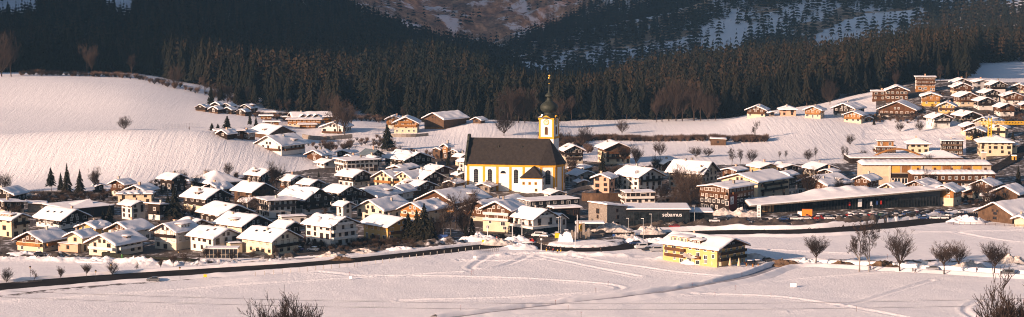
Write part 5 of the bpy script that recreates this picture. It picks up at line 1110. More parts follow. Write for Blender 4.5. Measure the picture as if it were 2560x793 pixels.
# ------------------------------------------------------------ snow heaps
def heap(px, py, w_, h, label, mat='snow', name='snow_heap', seed=0, group=None):
    X, Y, z = gp(px, py); n, m = 44, 16; V = []; 
    for j in range(m+1):
        r0 = j/m
        for i in range(n):
            a = 2*math.pi*i/n; q = mnoise.noise(Vector((math.cos(a)*2*r0+seed*5, math.sin(a)*2*r0, seed))); q2 = mnoise.noise(Vector((math.cos(a)*6*r0+seed*5, math.sin(a)*6*r0, seed+9)))
            rr = r0*(1+.25*mnoise.noise(Vector((math.cos(a)*1.5, math.sin(a)*1.5, seed+3)))); zz = h*(1-rr**1.7)*(1+.8*q+.6*q2+.22*mnoise.noise(Vector((math.cos(a)*14*r0, math.sin(a)*14*r0, seed)))) if j < m else -.3
            V.append((rr*w_/2*math.cos(a), rr*w_*.3*math.sin(a), max(zz, -.3)))
    fs = [(j*n+i, j*n+(i+1)%n, (j+1)*n+(i+1)%n, (j+1)*n+i) for j in range(m) for i in range(n)]
    o = MB().add(V, [f[::-1] for f in fs]).build(name, mat, None, True); o.location = (X, Y, z); tag(o, label, name.replace('_', ' '), group); return o
HP = [(1290,606,15,2.4,'snow','big rounded snow heap between the two white masts'),(1245,612,14,2.6,'dirtysnow','lumpy snow heap at the left rim of the roundabout road'),(1300,622,15,2.0,'snow','low snow heap in front of the crossing'),
 (1195,602,16,3,'snow','snow heap behind the small wooden bridge'),(1405,592,12,1.8,'snow','snow heap at the back rim of the island'),(1530,578,17,3.4,'dirtysnow','grey ploughed heap before the wedge building'),(1622,584,15,3.6,'dirtysnow','ploughed heap below the black store'),
 (1560,598,14,2.2,'dirtysnow','dirty heap right of the island'),(1590,606,10,2,'snow','snow heap beside the blue pickup'),(2415,556,17,3.4,'snow','bright snow heap left of the plank barn'),(1000,626,14,1.6,'snow','long ploughed heap before the spruces'),
 (905,634,12,1.8,'dirtysnow','broken snow heap before the orange-banded house'),(830,644,12,2,'dirtysnow','crusted heap in front of the tall grey-white house'),(855,650,10,1.3,'earth','brown earth heap beside the crusted heap'),(60,640,18,1.8,'snow','snow heap at the foot of the first left house'),
 (150,648,15,1.7,'dirtysnow','snow heap with brown twigs before the peach annex'),(235,655,14,1.6,'snow','snow heap left of the long hedge'),(1960,664,14,2.4,'earth','brown grassy heap right of the lane bend'),(2015,660,12,2.2,'snow','snow heap under the round-crowned tree'),
 (2210,668,13,2.4,'earth','brown leafy heap behind the solitary tree'),(2105,664,10,1.8,'earth','dark earth heap left of the birch pair'),(2420,672,14,3,'dirtysnow','dark snow heap behind the lit car, left half'),(2530,660,14,3.2,'dirtysnow','dark snow heap at the right edge'),
 (1905,566,13,1.6,'snow','snow mound at the foot of the pylon sign'),(1860,540,15,3.2,'dirtysnow','frosty heap right of the restaurant hotel'),(1810,536,13,2.8,'dirtysnow','frosty heap below the restaurant hotel'),(2190,300,12,3.5,'earth','sunlit earth bank above the large dark crest chalet'),
 (1880,645,12,1.8,'dirtysnow','shaded heap right of the guesthouse'),(1735,660,9,3.2,'snow','snow ramp fallen against the guesthouse wall'),(330,482,14,2.4,'earth','covered timber pile right of the two lit conifers'),(70,492,15,2.2,'dirtysnow','snow heap at the dark end behind the shed'),(1640,604,12,1.5,'snow','snow mound before the silver van')]
for k, (px, py, w_, h, m, lab) in enumerate(HP): heap(px, py, w_*1.05, h*.72, lab, m, 'earth_heap' if m == 'earth' else 'snow_heap', k+1)
# ------------------------------------------------------------ cars
def car_meshes():
    prof = [(-2.15,.35),(2.15,.35),(2.2,.75),(2.05,.95),(1.2,1.02),(-1.9,1.05),(-2.15,.9)]
    W = .88; b = MB(); n = len(prof)
    V = [(x, -W, z) for x, z in prof]+[(x, W, z) for x, z in prof]; b.add(V, [tuple(range(n)), tuple(range(2*n-1, n-1, -1))]+[((i+1)%n, i, n+i, n+(i+1)%n) for i in range(n)])
    b.add([(-1.35,-.66,1.5),(.35,-.66,1.5),(.35,.66,1.5),(-1.35,.66,1.5),(-1.3,-.62,1.56),(.3,-.62,1.56),(.3,.62,1.56),(-1.3,.62,1.56)], [(4,5,6,7),(0,1,5,4),(1,2,6,5),(2,3,7,6),(3,0,4,7)])
    g = MB(); g.add([(-1.85,-.82,1.0),(1.1,-.82,1.0),(1.1,.82,1.0),(-1.85,.82,1.0),(-1.4,-.68,1.5),(.38,-.68,1.5),(.38,.68,1.5),(-1.4,.68,1.5)], [(4,5,6,7),(0,1,5,4),(1,2,6,5),(2,3,7,6),(3,0,4,7)])
    return b, g
cb, cg = car_meshes(); CBM = {k: cb.mesh('body', 'car_'+k) for k in CARC}; CG = cg.mesh('cabin_glass', 'glass')
vb = MB(); vb.xprism([(-2.3,.4),(2.3,.4),(2.35,1.0),(1.5,1.3),(1.0,2.0),(-2.3,2.05)], -.95, .95); VBM = {k: vb.mesh('body', 'car_'+k) for k in ('white', 'silver', 'grey', 'blue')}
vg = MB(); vg.add([(1.52,-.8,1.32),(1.52,.8,1.32),(1.06,.8,1.95),(1.06,-.8,1.95)], [(0,1,2,3)]); vg.box(-1.9, .9, -.97, -.951, 1.25, 1.8); vg.box(-1.9, .9, .951, .97, 1.25, 1.8); VG = vg.mesh('cabin_glass', 'glass')
ty = MB(); ty.lathe([(.2,-.11),(.33,-.1),(.33,.1),(.2,.11)], 12); TYM = ty.mesh('tyre', 'tyre'); rm = MB(); rm.lathe([(.2,-.115),(.2,.115)], 10); RMM = rm.mesh('rim', 'rim')
hl = MB().box(2.12, 2.22, -.13, .13, -.07, .07).mesh('headlight', 'lampglass'); tl_ = MB().box(-2.2, -2.12, -.13, .13, -.07, .07).mesh('tail_light', 'redp')
sc_ = MB(); n = 6; sc_.add([(-1.38+1.75*i/n, -.68+1.36*j/n, 1.565+.16*(1 if 0 < i < n and 0 < j < n else 0)) for j in range(n+1) for i in range(n+1)], [(j*(n+1)+i, j*(n+1)+i+1, (j+1)*(n+1)+i+1, (j+1)*(n+1)+i) for j in range(n) for i in range(n)]); SCM = sc_.mesh('roof_snow', 'snow')
ORD = ['first','second','third','fourth','fifth','sixth','seventh','eighth','ninth','tenth','eleventh','twelfth','thirteenth','fourteenth','fifteenth','sixteenth','seventeenth','eighteenth','nineteenth','twentieth']
def car(px, py, rz, col, label, van=False, snowy=False, group=None, XY=None):
    if XY: X, Y = XY; z = hz(X, Y)
    else: X, Y, z = gp(px, py); z = max(hz(X, Y), -.1)
    r = empty('van' if van else 'car', (X, Y, z), R(rz), label, 'van' if van else 'car', group)
    ob('body', (VBM if van else CBM)[col], r); ob('cabin_glass', VG if van else CG, r)
    for x in (-1.4, 1.4):
        for y in (-.82, .82): w_ = ob('wheel', TYM, r, (x, y, .33)); w_.rotation_euler = (math.pi/2, 0, 0); ob('rim', RMM, w_)
    for y in (-.62, .62): ob('headlight', hl, r, (0, y, .75)); ob('tail_light', tl_, r, (0, y, .8))
    if snowy and not van: ob('roof_snow', SCM, r)
    return r
rr = random.Random(11); cols = ['white','silver','black','blue','grey','silver','black','grey','green','red','white']
for row, (pys, pye, x0, x1, n) in enumerate([(551,548,1932,2390,17),(545,541,1990,2400,16),(538,535,2130,2400,11)]):
    for k in range(n):
        t = k/(n-1); c = cols[rr.randrange(len(cols))]
        if row == 0 and k in (0, 2, 6): c = 'white'
        car(x0+(x1-x0)*t+rr.uniform(-4, 4), pys+(pye-pys)*t, rr.choice([90, -90])+rr.uniform(-12, 12)+25 if row else rr.choice([0, 180])+rr.uniform(-10, 10), c,
            '%s car parked before the supermarket, %s from the left in the %s row' % (c, ORD[k], ['front', 'middle', 'back'][row]), snowy=rr.random() < .35, group='cars parked in front of the supermarket')
for a in [(1344,592,170,'white','white van parked before the white shop house',True,False),(1318,591,200,'black','black car left of the white shop van',False,False),(1413,592,190,'grey','grey car under the two close street lamps',False,True),
 (1360,599,150,'white','white car entering the roundabout',False,True),(1390,598,160,'silver','silver car with snow behind the yellow sign',False,True),(1327,606,100,'red','red car stopped left of the roundabout',False,False),
 (1588,612,200,'blue','blue car with snowy roof right of the roundabout',False,True),(1602,622,200,'white','white van parked left of the yellow guesthouse',True,False),(1618,628,185,'black','black car beside the parked white van',False,False),(1640,629,185,'silver','silver van at the back of the yellow guesthouse',True,False),
 (1878,663,10,'black','black car in shade right of the parasols',False,True),(1897,662,20,'silver','silver car at the lane by the bollards',False,True),(1920,655,30,'black','dark car at the bend of the lane',False,False),
 (2518,688,172,'grey','grey off-road car with glinting bonnet on the lane',True,False),(383,704,184,'grey','grey car driving on the main road',False,False),(2330,676,176,'silver','silver car half sunk behind the lane bank',False,False),
 (744,627,150,'blue','blue car beside the tall grey-white house',False,True),(783,628,160,'white','white car parked below the tall grey-white house',False,True),(1000,598,170,'black','black car under the spruces',False,True),(1028,597,175,'black','second black car under the spruces',False,True),
 (1050,586,175,'silver','silver car right of the spruces',False,True),(1786,566,180,'white','white car at the low glass extension',False,True),(1806,566,180,'black','black car next to the low glass extension',False,False),(1686,573,180,'red','red car in front of the black store',False,False),
 (1275,592,170,'grey','grey car under the shop terrace',False,False),(1235,596,190,'black','black car in front of the brown chalet shop',False,False),(100,648,20,'black','snowed-in car before the first left house',False,True),(345,620,20,'blue','snow-covered car in the garden right of the large cream house',False,True),
 (2040,503,10,'grey','snowed-in car behind the supermarket roof',False,True),(1500,586,180,'black','black car under the fuel canopy',False,False),(1465,585,180,'grey','grey car under the fuel canopy edge',False,False)]: car(*a[:5], van=a[5], snowy=a[6])
# orange box truck
X, Y, z = gp(2012, 545); r = empty('box_truck', (X, Y, -.05), R(172), 'orange box truck in the supermarket car park', 'truck')
MB().box(-3, 1.2, -1.15, 1.15, .8, 3.5).build('box', 'orangep', r); MB().box(1.25, 3, -1.1, 1.1, .6, 2.6).build('cab', 'signw', r); MB().box(3.001, 3.03, -1, 1, 1.5, 2.4).build('windscreen', 'glass', r)
for x in (-2, 2.1):
    for y in (-1, 1): w_ = ob('wheel', TYM, r, (x, y, .45)); w_.rotation_euler = (math.pi/2, 0, 0); w_.scale = (1.35,)*3
# ------------------------------------------------------------ people
def skin_obj(name, pts, edges, rad, mat, parent):
    me = bpy.data.meshes.new(name); me.from_pydata(pts, edges, []); me.materials.append(M[mat]); o = ob(name, me, parent)
    m = o.modifiers.new('skin', 'SKIN'); m.use_smooth_shade = True
    for v, r_ in zip(me.skin_vertices[0].data, rad): v.radius = (r_, r_)
    me.skin_vertices[0].data[0].use_root = True; s = o.modifiers.new('sub', 'SUBSURF'); s.levels = 1; s.render_levels = 1
    dg = bpy.context.evaluated_depsgraph_get(); nm = bpy.data.meshes.new_from_object(o.evaluated_get(dg)); nm.name = name; o.modifiers.clear(); o.data = nm; return o
def person_proto(stride):
    s = stride
    body = [(0,0,.92),(0,0,1.15),(0,0,1.38),(0,0,1.5),(0,-.01,1.62),(0,-.01,1.74), (-.17,0,1.4),(-.24,-.05*s-.02,1.12),(-.24,-.22*s-.05,.9),(-.24,-.26*s-.06,.8), (.17,0,1.4),(.24,.08*s,1.12),(.24,.12*s-.06,.9),(.24,.12*s-.08,.8),
            (-.1,0,.88),(-.11,.16*s-.02,.48),(-.11,.32*s,.08),(-.11,.32*s-.12,.05), (.1,0,.88),(.11,-.14*s-.03,.48),(.11,-.24*s,.08),(.11,-.24*s-.12,.05)]
    be = [(0,1),(1,2),(2,3),(3,4),(4,5),(2,6),(6,7),(7,8),(8,9),(2,10),(10,11),(11,12),(12,13),(0,14),(14,15),(15,16),(16,17),(0,18),(18,19),(19,20),(20,21)]
    br = [.13,.13,.14,.06,.09,.085,.06,.045,.04,.035,.06,.045,.04,.035,.09,.06,.045,.04,.09,.06,.045,.04]
    out = {'body': (body, be, br)}
    ji = [0,1,2,6,7,8,10,11,12]; mp = {v: k for k, v in enumerate(ji)}; out['jacket'] = ([body[i] for i in ji], [(mp[a], mp[b]) for a, b in be if a in mp and b in mp], [.16,.17,.18,.09,.075,.065,.09,.075,.065])
    ti = [0,14,15,16,18,19,20]; mp = {v: k for k, v in enumerate(ti)}; out['trousers'] = ([body[i] for i in ti], [(mp[a], mp[b]) for a, b in be if a in mp and b in mp], [.15,.115,.085,.07,.115,.085,.07])
    return out
PP = [person_proto(0.15), person_proto(1.0)]; PC = {}
def person(px, py, label, jacket, trousers, pose=0, rz=0, hat='navy', s=1.0, group=None):
    X, Y, z = gp(px, py); z = hz(X, Y); r = empty('person', (X, Y, z-.02), R(rz), label, 'person', group); r.scale = (s, s, s)
    for nm, mat in (('body', 'skin'), ('jacket', jacket), ('trousers', trousers)):
        key = (pose, nm, mat)
        if key not in PC: o = skin_obj(nm, *PP[pose][nm], mat, r); PC[key] = o.data
        else: ob(nm, PC[key], r)
    MB().lathe([(.02,1.60+.26),(.1,1.60+.24),(.13,1.60+.15),(.125,1.60+.08)][::-1], 10, (0,0,0)).build('hat', hat, r, True)
for a in [(305,655,'person in bright green jacket standing by the long hedge','greenp','greenp',0,30),(777,620,'dark-clad person at the snowbank below the tall grey-white house','blackf','navy',1,80),
 (806,617,'person in yellow jacket near the orange-banded house','yellowp','blackf',0,20),(1234,601,'person in orange jacket, left in the pair by the bridge','orangep','blackf',0,200),(1242,602,'person in red jacket, right in the pair by the bridge','redp','blackf',0,180),
 (1224,602,'person in black clothes left of the orange-jacketed person','blackf','blackf',1,90),(1252,611,'dark person walking at the foot of the lumpy heap','navy','blackf',1,70),(1366,635,'person in yellow trousers left of the walkers','brown','yellowp',0,10),
 (1383,633,'person in dark red in the middle of the walkers','redp','navy',1,20),(1394,638,'person in yellow-green top, nearest of the walkers','yellowp','blackf',1,10),(1402,636,'tall person in blue right of the walkers','navy','yellowp',1,350),(1374,629,'dark person at the back of the walkers','blackf','blackf',0,0),
 (1502,632,'lone dark figure on the snow field right of the walkers','blackf','blackf',1,60),(1865,551,'lone dark figure between the frosty heaps and the pylon sign','blackf','navy',0,0),(2176,676,'person in blue jacket between birch pair and brown heap','bluep','blackf',0,0),
 (2184,677,'person in white jacket beside the blue-jacketed person','frame','navy',1,20),(2282,681,'dark walker, left one of the pair on the lane','blackf','blackf',1,90),(2288,682,'dark walker, right one of the pair on the lane','navy','blackf',1,90),(2441,681,'person with bright bag near the dark right-hand tree','blackf','navy',0,90),
 (473,325,'tiny walker by the pitch fence behind the snow hill','blackf','blackf',0,0)]: person(*a)
# ------------------------------------------------------------ trees
def conifer(nl, nb, seed, Rr=.17, z0=.1, droop=.05, pw=.9, ragged=.25, fine=False):
    r_ = random.Random(seed); V = []; Fc = []; T = []
    for i in range(nl):
        t = i/(nl-1); z = z0+(1-z0)*t*.97; r = Rr*(1-t)**pw+.012; n = max(4, int(nb*(1-.45*t))); off = r_.random()*6.28; tt = r_.random()
        for k in range(n):
            a = off+2*math.pi*(k+r_.uniform(-.3, .3))/n; rr = r*r_.uniform(1-ragged*1.4, 1+ragged); d = math.pi/n*r_.uniform(.75, 1.15); zz = z+r_.uniform(-.012, .012)
            c, s = math.cos(a), math.sin(a); o = len(V); tip = zz-droop*(.5+rr/Rr)
            V += [(0, 0, zz+.035), (rr*.62*math.cos(a-d), rr*.62*math.sin(a-d), zz-droop*.7), (rr*c, rr*s, tip), (rr*.62*math.cos(a+d), rr*.62*math.sin(a+d), zz-droop*.7), (rr*.6*c, rr*.6*s, zz+.008)]
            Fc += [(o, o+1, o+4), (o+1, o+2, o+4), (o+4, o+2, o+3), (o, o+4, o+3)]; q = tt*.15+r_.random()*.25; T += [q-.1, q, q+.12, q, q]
            if fine:
                for h in (-1, 1):
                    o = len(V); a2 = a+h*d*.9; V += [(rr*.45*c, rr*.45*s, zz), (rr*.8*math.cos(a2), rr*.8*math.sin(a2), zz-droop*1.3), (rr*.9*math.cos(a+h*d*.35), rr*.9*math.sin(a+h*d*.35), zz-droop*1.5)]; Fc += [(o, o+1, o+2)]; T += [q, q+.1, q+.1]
    V.append((0, 0, 1.0)); T.append(.1); return np.array(V, np.float32), np.array(Fc, np.int32), np.array(T, np.float32)
def conifer_mesh(name, args, mat='spruce'): V, Fc, T = conifer(*args[0], **args[1]); return npmesh(name, V, Fc, mat, False, dict(tint=T))
CON = [conifer_mesh('crown', ((17, 9, s), dict(Rr=rx, fine=True, pw=p, z0=zz))) for s, rx, p, zz in ((1,.16,.85,.12),(2,.14,.8,.2),(3,.18,1.,.08),(4,.13,.7,.28),(5,.155,.9,.15))]
CONT = MB().tube((0,0,-.05), (0,0,.6), .014, .008, 6).mesh('trunk', 'bark')
def place_conifer(X, Y, z, h, label, k=0, group=None, sx=1.0, rz=0, name='spruce_tree', cat='tree'):
    r = empty(name, (X, Y, z-.2), rz, label, cat, group); c = ob('crown', CON[k], r); c.scale = (h*sx*1.12, h*sx*1.12, h); t = ob('trunk', CONT, r); t.scale = (h*1.3, h*1.3, h); return r
def bare(seed, h=1.0, spread=.5, depth=5, first=.25, up=.35, nbr=4, tw=.0042):
    r_ = random.Random(seed); tr = MB(); cr = MB()
    def grow(p, d, L, r0, lev):
        n = 3 if lev < 2 else 2; pts = [p]; dd = d.copy()
        for k in range(n): dd = (dd+Vector((r_.uniform(-1,1), r_.uniform(-1,1), r_.uniform(-.5,1)))*.16+Vector((0,0,up*.18))).normalized(); pts.append(pts[-1]+dd*L/n)
        rs_ = [max(tw*.5, r0*(1-.5*k/n)) for k in range(n+1)]; mb = tr if lev < 2 else cr
        for k in range(n): mb.tube(pts[k], pts[k+1], rs_[k], rs_[k+1], 5 if lev < 2 else 3)
        if lev >= depth: return
        m = nbr+(2 if lev == 0 else 0)
        for k in range(m):
            t = (first if lev == 0 else .2)+(1-(first if lev == 0 else .2))*(k+r_.random())/m; f = min(t*n, n-.001); i = int(f); q = pts[i].lerp(pts[i+1], f-i)
            ax = dd.orthogonal().normalized(); from_ = math.radians(r_.uniform(0, 360)); from mathutils import Quaternion
            side = Quaternion(dd, from_) @ ax; ang = r_.uniform(.45, .95)*(1 if lev else spread*2); nd = (dd*math.cos(ang)+side*math.sin(ang)).normalized()
            grow(q, nd, L*r_.uniform(.48, .68)*(1.05-.3*t if lev == 0 else 1), max(tw*.5, rs_[i]*.55), lev+1)
    grow(Vector((0,0,0)), Vector((0,0,1)), .62*h, .02, 0); return tr, cr
def dome(seed, h0=.30, spread=75, limbs=16, tw=.0032, width=1.0, cnt=(9, 6, 4)):
    r_ = random.Random(seed); tr = MB(); cr = MB(); tr.tube((0,0,0), (0,0,h0*.6), .022, .017, 7); tr.tube((0,0,h0*.6), (.01,0,h0), .017, .013, 6)
    def limb(p, d, L, r0, lev):
        n = 4; pts = [p]; dd = d.copy()
        for k in range(n): dd = (dd+Vector((r_.uniform(-1,1), r_.uniform(-1,1), r_.uniform(-.2,1.1)))*.17).normalized(); pts.append(pts[-1]+dd*L/n)
        rs_ = [max(tw*.45, r0*(1-.7*k/n)) for k in range(n+1)]
        for k in range(n): (tr if lev == 0 else cr).tube(pts[k], pts[k+1], rs_[k], rs_[k+1], 4 if lev == 0 else 3)
        if lev >= 3: return
        for k in range(cnt[lev]):
            f = r_.uniform(.8, n-.05); i = int(f); q = pts[i].lerp(pts[i+1], f-i); nd = (dd+Vector((r_.uniform(-1,1), r_.uniform(-1,1), r_.uniform(-.5,.8)))*.9).normalized(); limb(q, nd, L*r_.uniform(.36, .55), max(tw*.5, r0*.5), lev+1)
    cz = (h0+1)/2+.03; R0 = (1-h0)/2
    for k in range(limbs):
        a = 2*math.pi*(k*.618); e = math.radians(spread)*math.sqrt((k+.5)/limbs); T = Vector((math.sin(e)*math.cos(a)*R0*width, math.sin(e)*math.sin(a)*R0*width, cz+R0*.8*math.cos(e))); p = Vector((0,0,h0*r_.uniform(.7, 1.15))); d = T-p
        limb(p, d.normalized(), d.length*r_.uniform(.78, 1.05), .009, 0)
    zm = sorted(v[2] for v in cr.v)[int(len(cr.v)*.985)]
    for m_ in (tr, cr): m_.v = [(a/zm, b/zm, c/zm) for a, b, c in m_.v]
    return tr, cr
BARE = []
for args in [dict(seed=3), dict(seed=8, spread=.75, first=.2), dict(seed=14, spread=.3, up=.7, first=.3), dict(seed=21, spread=.6, nbr=5, depth=4, first=.35), dict(seed=33, spread=.42, up=.5)]:
    tr, cr = bare(**args); zm = max(v[2] for v in cr.v); tr.v = [(a/zm, b/zm, c/zm) for a, b, c in tr.v]; cr.v = [(a/zm, b/zm, c/zm) for a, b, c in cr.v]; BARE.append((tr.mesh('trunk', 'bark'), cr.mesh('crown', 'twig'), tr.mesh('trunk', 'birch')))
for k, kw in ((0, dict(seed=5, spread=95, h0=.28, width=.85)), (3, dict(seed=6, spread=110, h0=.38, limbs=20, width=1.15)), (1, dict(seed=9, spread=110, h0=.14, limbs=18, width=1.1))): tr, cr = dome(**kw); BARE[k] = (tr.mesh('trunk', 'bark'), cr.mesh('crown', 'twig'), None)
LOCV = []
def put_bare(px, py, hpx, label, k=0, sx=1.0, name='bare_tree', cat='tree', group=None, XYZ=None, h=None, birch=False, crown=None):
    if XYZ: X, Y, z = XYZ
    else: X, Y, z = gp(px, py); z = hz(X, Y) if Y < 900 else z
    h = h or hpx/F*Y*1.0; r = empty(name, (X, Y, z-.15), random.random()*6.28, label, cat, group); a, b, c = BARE[k]; a = c if birch else a
    for o, me in (('trunk', a), ('crown', b)): q = ob(o, me, r); q.scale = (h*sx, h*sx, h)
    return r
# crown heights of the recursion are about 1.0; the list gives pixel, height and look
for a in [(310,326,34,'bare lone tree on the crest of the snow hill',1,1.3),(238,480,60,'bare lime tree right of the dark conifers below the snow hill',0,.9),(10,482,48,'bare shrub tree above the dark left-edge chalet',1,1.2),
 (610,548,58,'spreading bare tree over the wide dark house roof',1,1.5),(690,478,72,'bare frosted tree below the hill tail',0,1.1),(495,474,36,'small reddish bare tree before the hip-roofed house',1,1.2),(598,505,32,'small bare tree in front of the brown barn-like house',3,1.2),
 (870,545,42,'thin bare tree before the low white house',2,1),(845,335,62,'tall bare tree left of the stone terrace',2,1.),(862,342,88,'dark wide bare tree on the stone terrace',0,1.0),(835,330,95,'pale brown bare tree behind the white balcony house',4,.9),(880,318,58,'pale bare tree at the small forest meadow',2,1.1),
 (1555,335,34,'single bare tree above the field hedge',1,1.1),(1888,349,50,'single bare tree at the right end of the field hedge',4,.75),(2125,363,27,'small round bare tree alone on the right field',1,1.1),(1260,340,60,'bare tree left of the church tower on the mound',1,1.2),
 (1740,394,26,'bushy bare tree above the large farmhouse',1,1.7),(1770,392,22,'low bare bush right of the bushy tree',1,1.5),(1830,414,48,'reddish bare tree behind the low snow roofs',4,1.),(1850,412,42,'second reddish bare tree behind the low snow roofs',2,1.),(1880,408,34,'small bare tree left of the yellow roofed house',1,1),
 (1950,400,24,'bare sapling on the field edge above the long roofs',2,.9),(1965,400,26,'bare sapling right of the first field-edge sapling',2,.9),(2020,402,28,'bare bushy sapling on the field edge',1,1.2),(2040,401,36,'bare twin sapling left of the sports hall',2,.7),(2108,402,40,'tall bare sapling left end of the sports hall',2,.7),(2117,402,38,'tall bare sapling touching the sports hall',2,.6),(2160,398,22,'round bare bush at the sports hall',1,1.5),
 (2025,505,82,'large bare tree standing before the curved supermarket roof',0,1.1),(2320,478,52,'bare tree with lamp-like twigs before the long block',3,1.0),(2320,408,22,'bare tree over the school roof',1,1.6),(2470,510,46,'dark bare tree beside the overhanging chalet',1,1.),(2410,470,50,'bare tree before the second long block',0,.8),
 (1720,520,90,'large dark bare tree under the farmhouse',1,1.0),(1690,478,56,'bare tree left of the farmhouse dormer house',4,.8),(1660,500,40,'bare bush below the big white inn',1,1.2),(1590,480,58,'slender bare tree before the big white inn',2,.7),(1540,478,36,'bare fruit tree beside the low peach house',1,1.0),(1688,530,44,'bare tree on the shaded snow bank, left',1,1.0),(1715,532,40,'bare tree on the shaded snow bank, right',0,1.0),
 (1650,392,38,'bare tree at the snow slope foot',1,.9),(1638,390,34,'bare young tree at the snow slope foot',2,.9),(1420,392,60,'bare tree right of the church tower flats',0,1.0),(1380,352,50,'frosted tree behind the church tower',1,1.2),(1460,372,56,'bare tree between the two blocks of flats',1,1.0),(1640,438,46,'bare tree above the big white inn',3,.9),
 (1770,482,30,'small bare shrub at the farmhouse corner',1,1.1),(2215,690,0,'',0,1)]:
    if a[2]: put_bare(*a[:4], k=a[4], sx=a[5])
for a in [(455,470,40,'bare frosty tree right of the dark wooden chalet under the hill',0),(520,452,26,'low bare tree at the roof ridge of the hip-roofed house',1),(570,440,30,'bare thicket tree at the foot of the snow hill',1),(430,470,36,'bare tree left of the chalet under the hill',0),(755,520,44,'bare tree before the steep dark timber house',0),
 (812,560,40,'bare tree between the tall grey-white and white houses',2),(905,455,34,'bare tree beside the black-gabled white-footed house',0),(1120,520,64,'brown bare tree before the large brown hotel',0),(1140,570,84,'tall brown bare tree before the brown guesthouse',4),(1175,560,76,'bushy bare tree left of the brown chalet shop',0),
 (1085,470,30,'small bare tree at the roofs below the nave',3),(1430,440,44,'bare tree beside the dark garage house',0),(1590,420,52,'bare tree in front of the lit block of flats',0),(1560,416,46,'dark bare tree at the lit block of flats',3),(1700,480,60,'dark bare tree in the farmhouse garden',0),(1735,500,64,'bare garden tree below the farmhouse dormer',3),
 (1810,500,40,'bare tree at the corner of the restaurant hotel',0),(2100,500,50,'bare tree before the brown-boarded house',0),(2440,505,48,'bare tree beside the brown barn chalets',0),(2300,330,24,'bare shrub tree under the big hillside hotel',1),(2250,330,22,'frosty shrub tree left below the big hillside hotel',1),(2420,300,26,'bare tree between low wide house and dark-boarded house',0),
 (820,400,50,'bare tree over the tiny gabled house',0),(868,395,44,'bare tree left of the sheet-roofed house',0),(300,505,36,'bare tree at the flat cream pavilion',0),(100,520,40,'bare bush tree before the low snow-covered shed',1),(40,560,46,'bare tree before the left-edge dormer house',0),(2200,505,30,'small bare tree at the little gabled house',0)]:
    put_bare(a[0], a[1], a[2]*1.1, a[3], k=a[4], sx=1.05)
for k, (px, py, h) in enumerate([(17,709,38),(86,705,34),(152,700,34),(217,694,36),(281,687,34),(342,677,26),(402,671,26),(433,667,32),(462,662,30),(497,664,26),(515,660,34),(545,658,26),(580,655,24),(632,650,30),(690,644,26),(740,640,22)]):
    put_bare(px, py, h, 'small bare street tree by the footpath, %s from the left' % ORD[k], k=(1, 4, 0, 3)[k % 4], sx=1.0, name='street_tree', group='small street trees along the footpath')
put_bare(2040,664,74,'round-crowned bare tree at the lane, leftmost of the lane trees',3,1.15); put_bare(2148,680,142,'tall birch, left one of the birch pair',4,.8,birch=True); put_bare(2172,680,125,'slimmer birch, right one of the birch pair',4,.75,birch=True)
put_bare(2249,680,104,'solitary broad bare tree between birches and notice board',0,1.05); put_bare(2360,686,78,'dense rounded bare tree right of the notice board',3,1.2); put_bare(2396,672,68,'pale open bare tree behind the dense rounded tree',0,1.1); put_bare(2486,690,84,'dark knotty bare tree beside the glinting car',3,1.15)
put_bare(1110,606,92,'bare birch in front of the brown guesthouse',2,.7,birch=True); put_bare(1128,604,98,'second bare birch before the brown guesthouse',2,.7,birch=True); put_bare(1160,600,80,'brown bare tree right of the birches',0,1.0); put_bare(1095,604,60,'bare tree between spruces and birches',1,.9)
put_bare(930,608,24,'small clipped bare tree before the orange-banded house, left',3,.7); put_bare(944,608,24,'small clipped bare tree before the orange-banded house, right',3,.7)
put_bare(958,392,0,'',0) if False else None
tr, cr = dome(seed=77, limbs=40, tw=.0038, spread=100, h0=.3, width=1.1, cnt=(12, 9, 5)); BARE.append((tr.mesh('trunk', 'bark'), cr.mesh('crown', 'twig'), None))
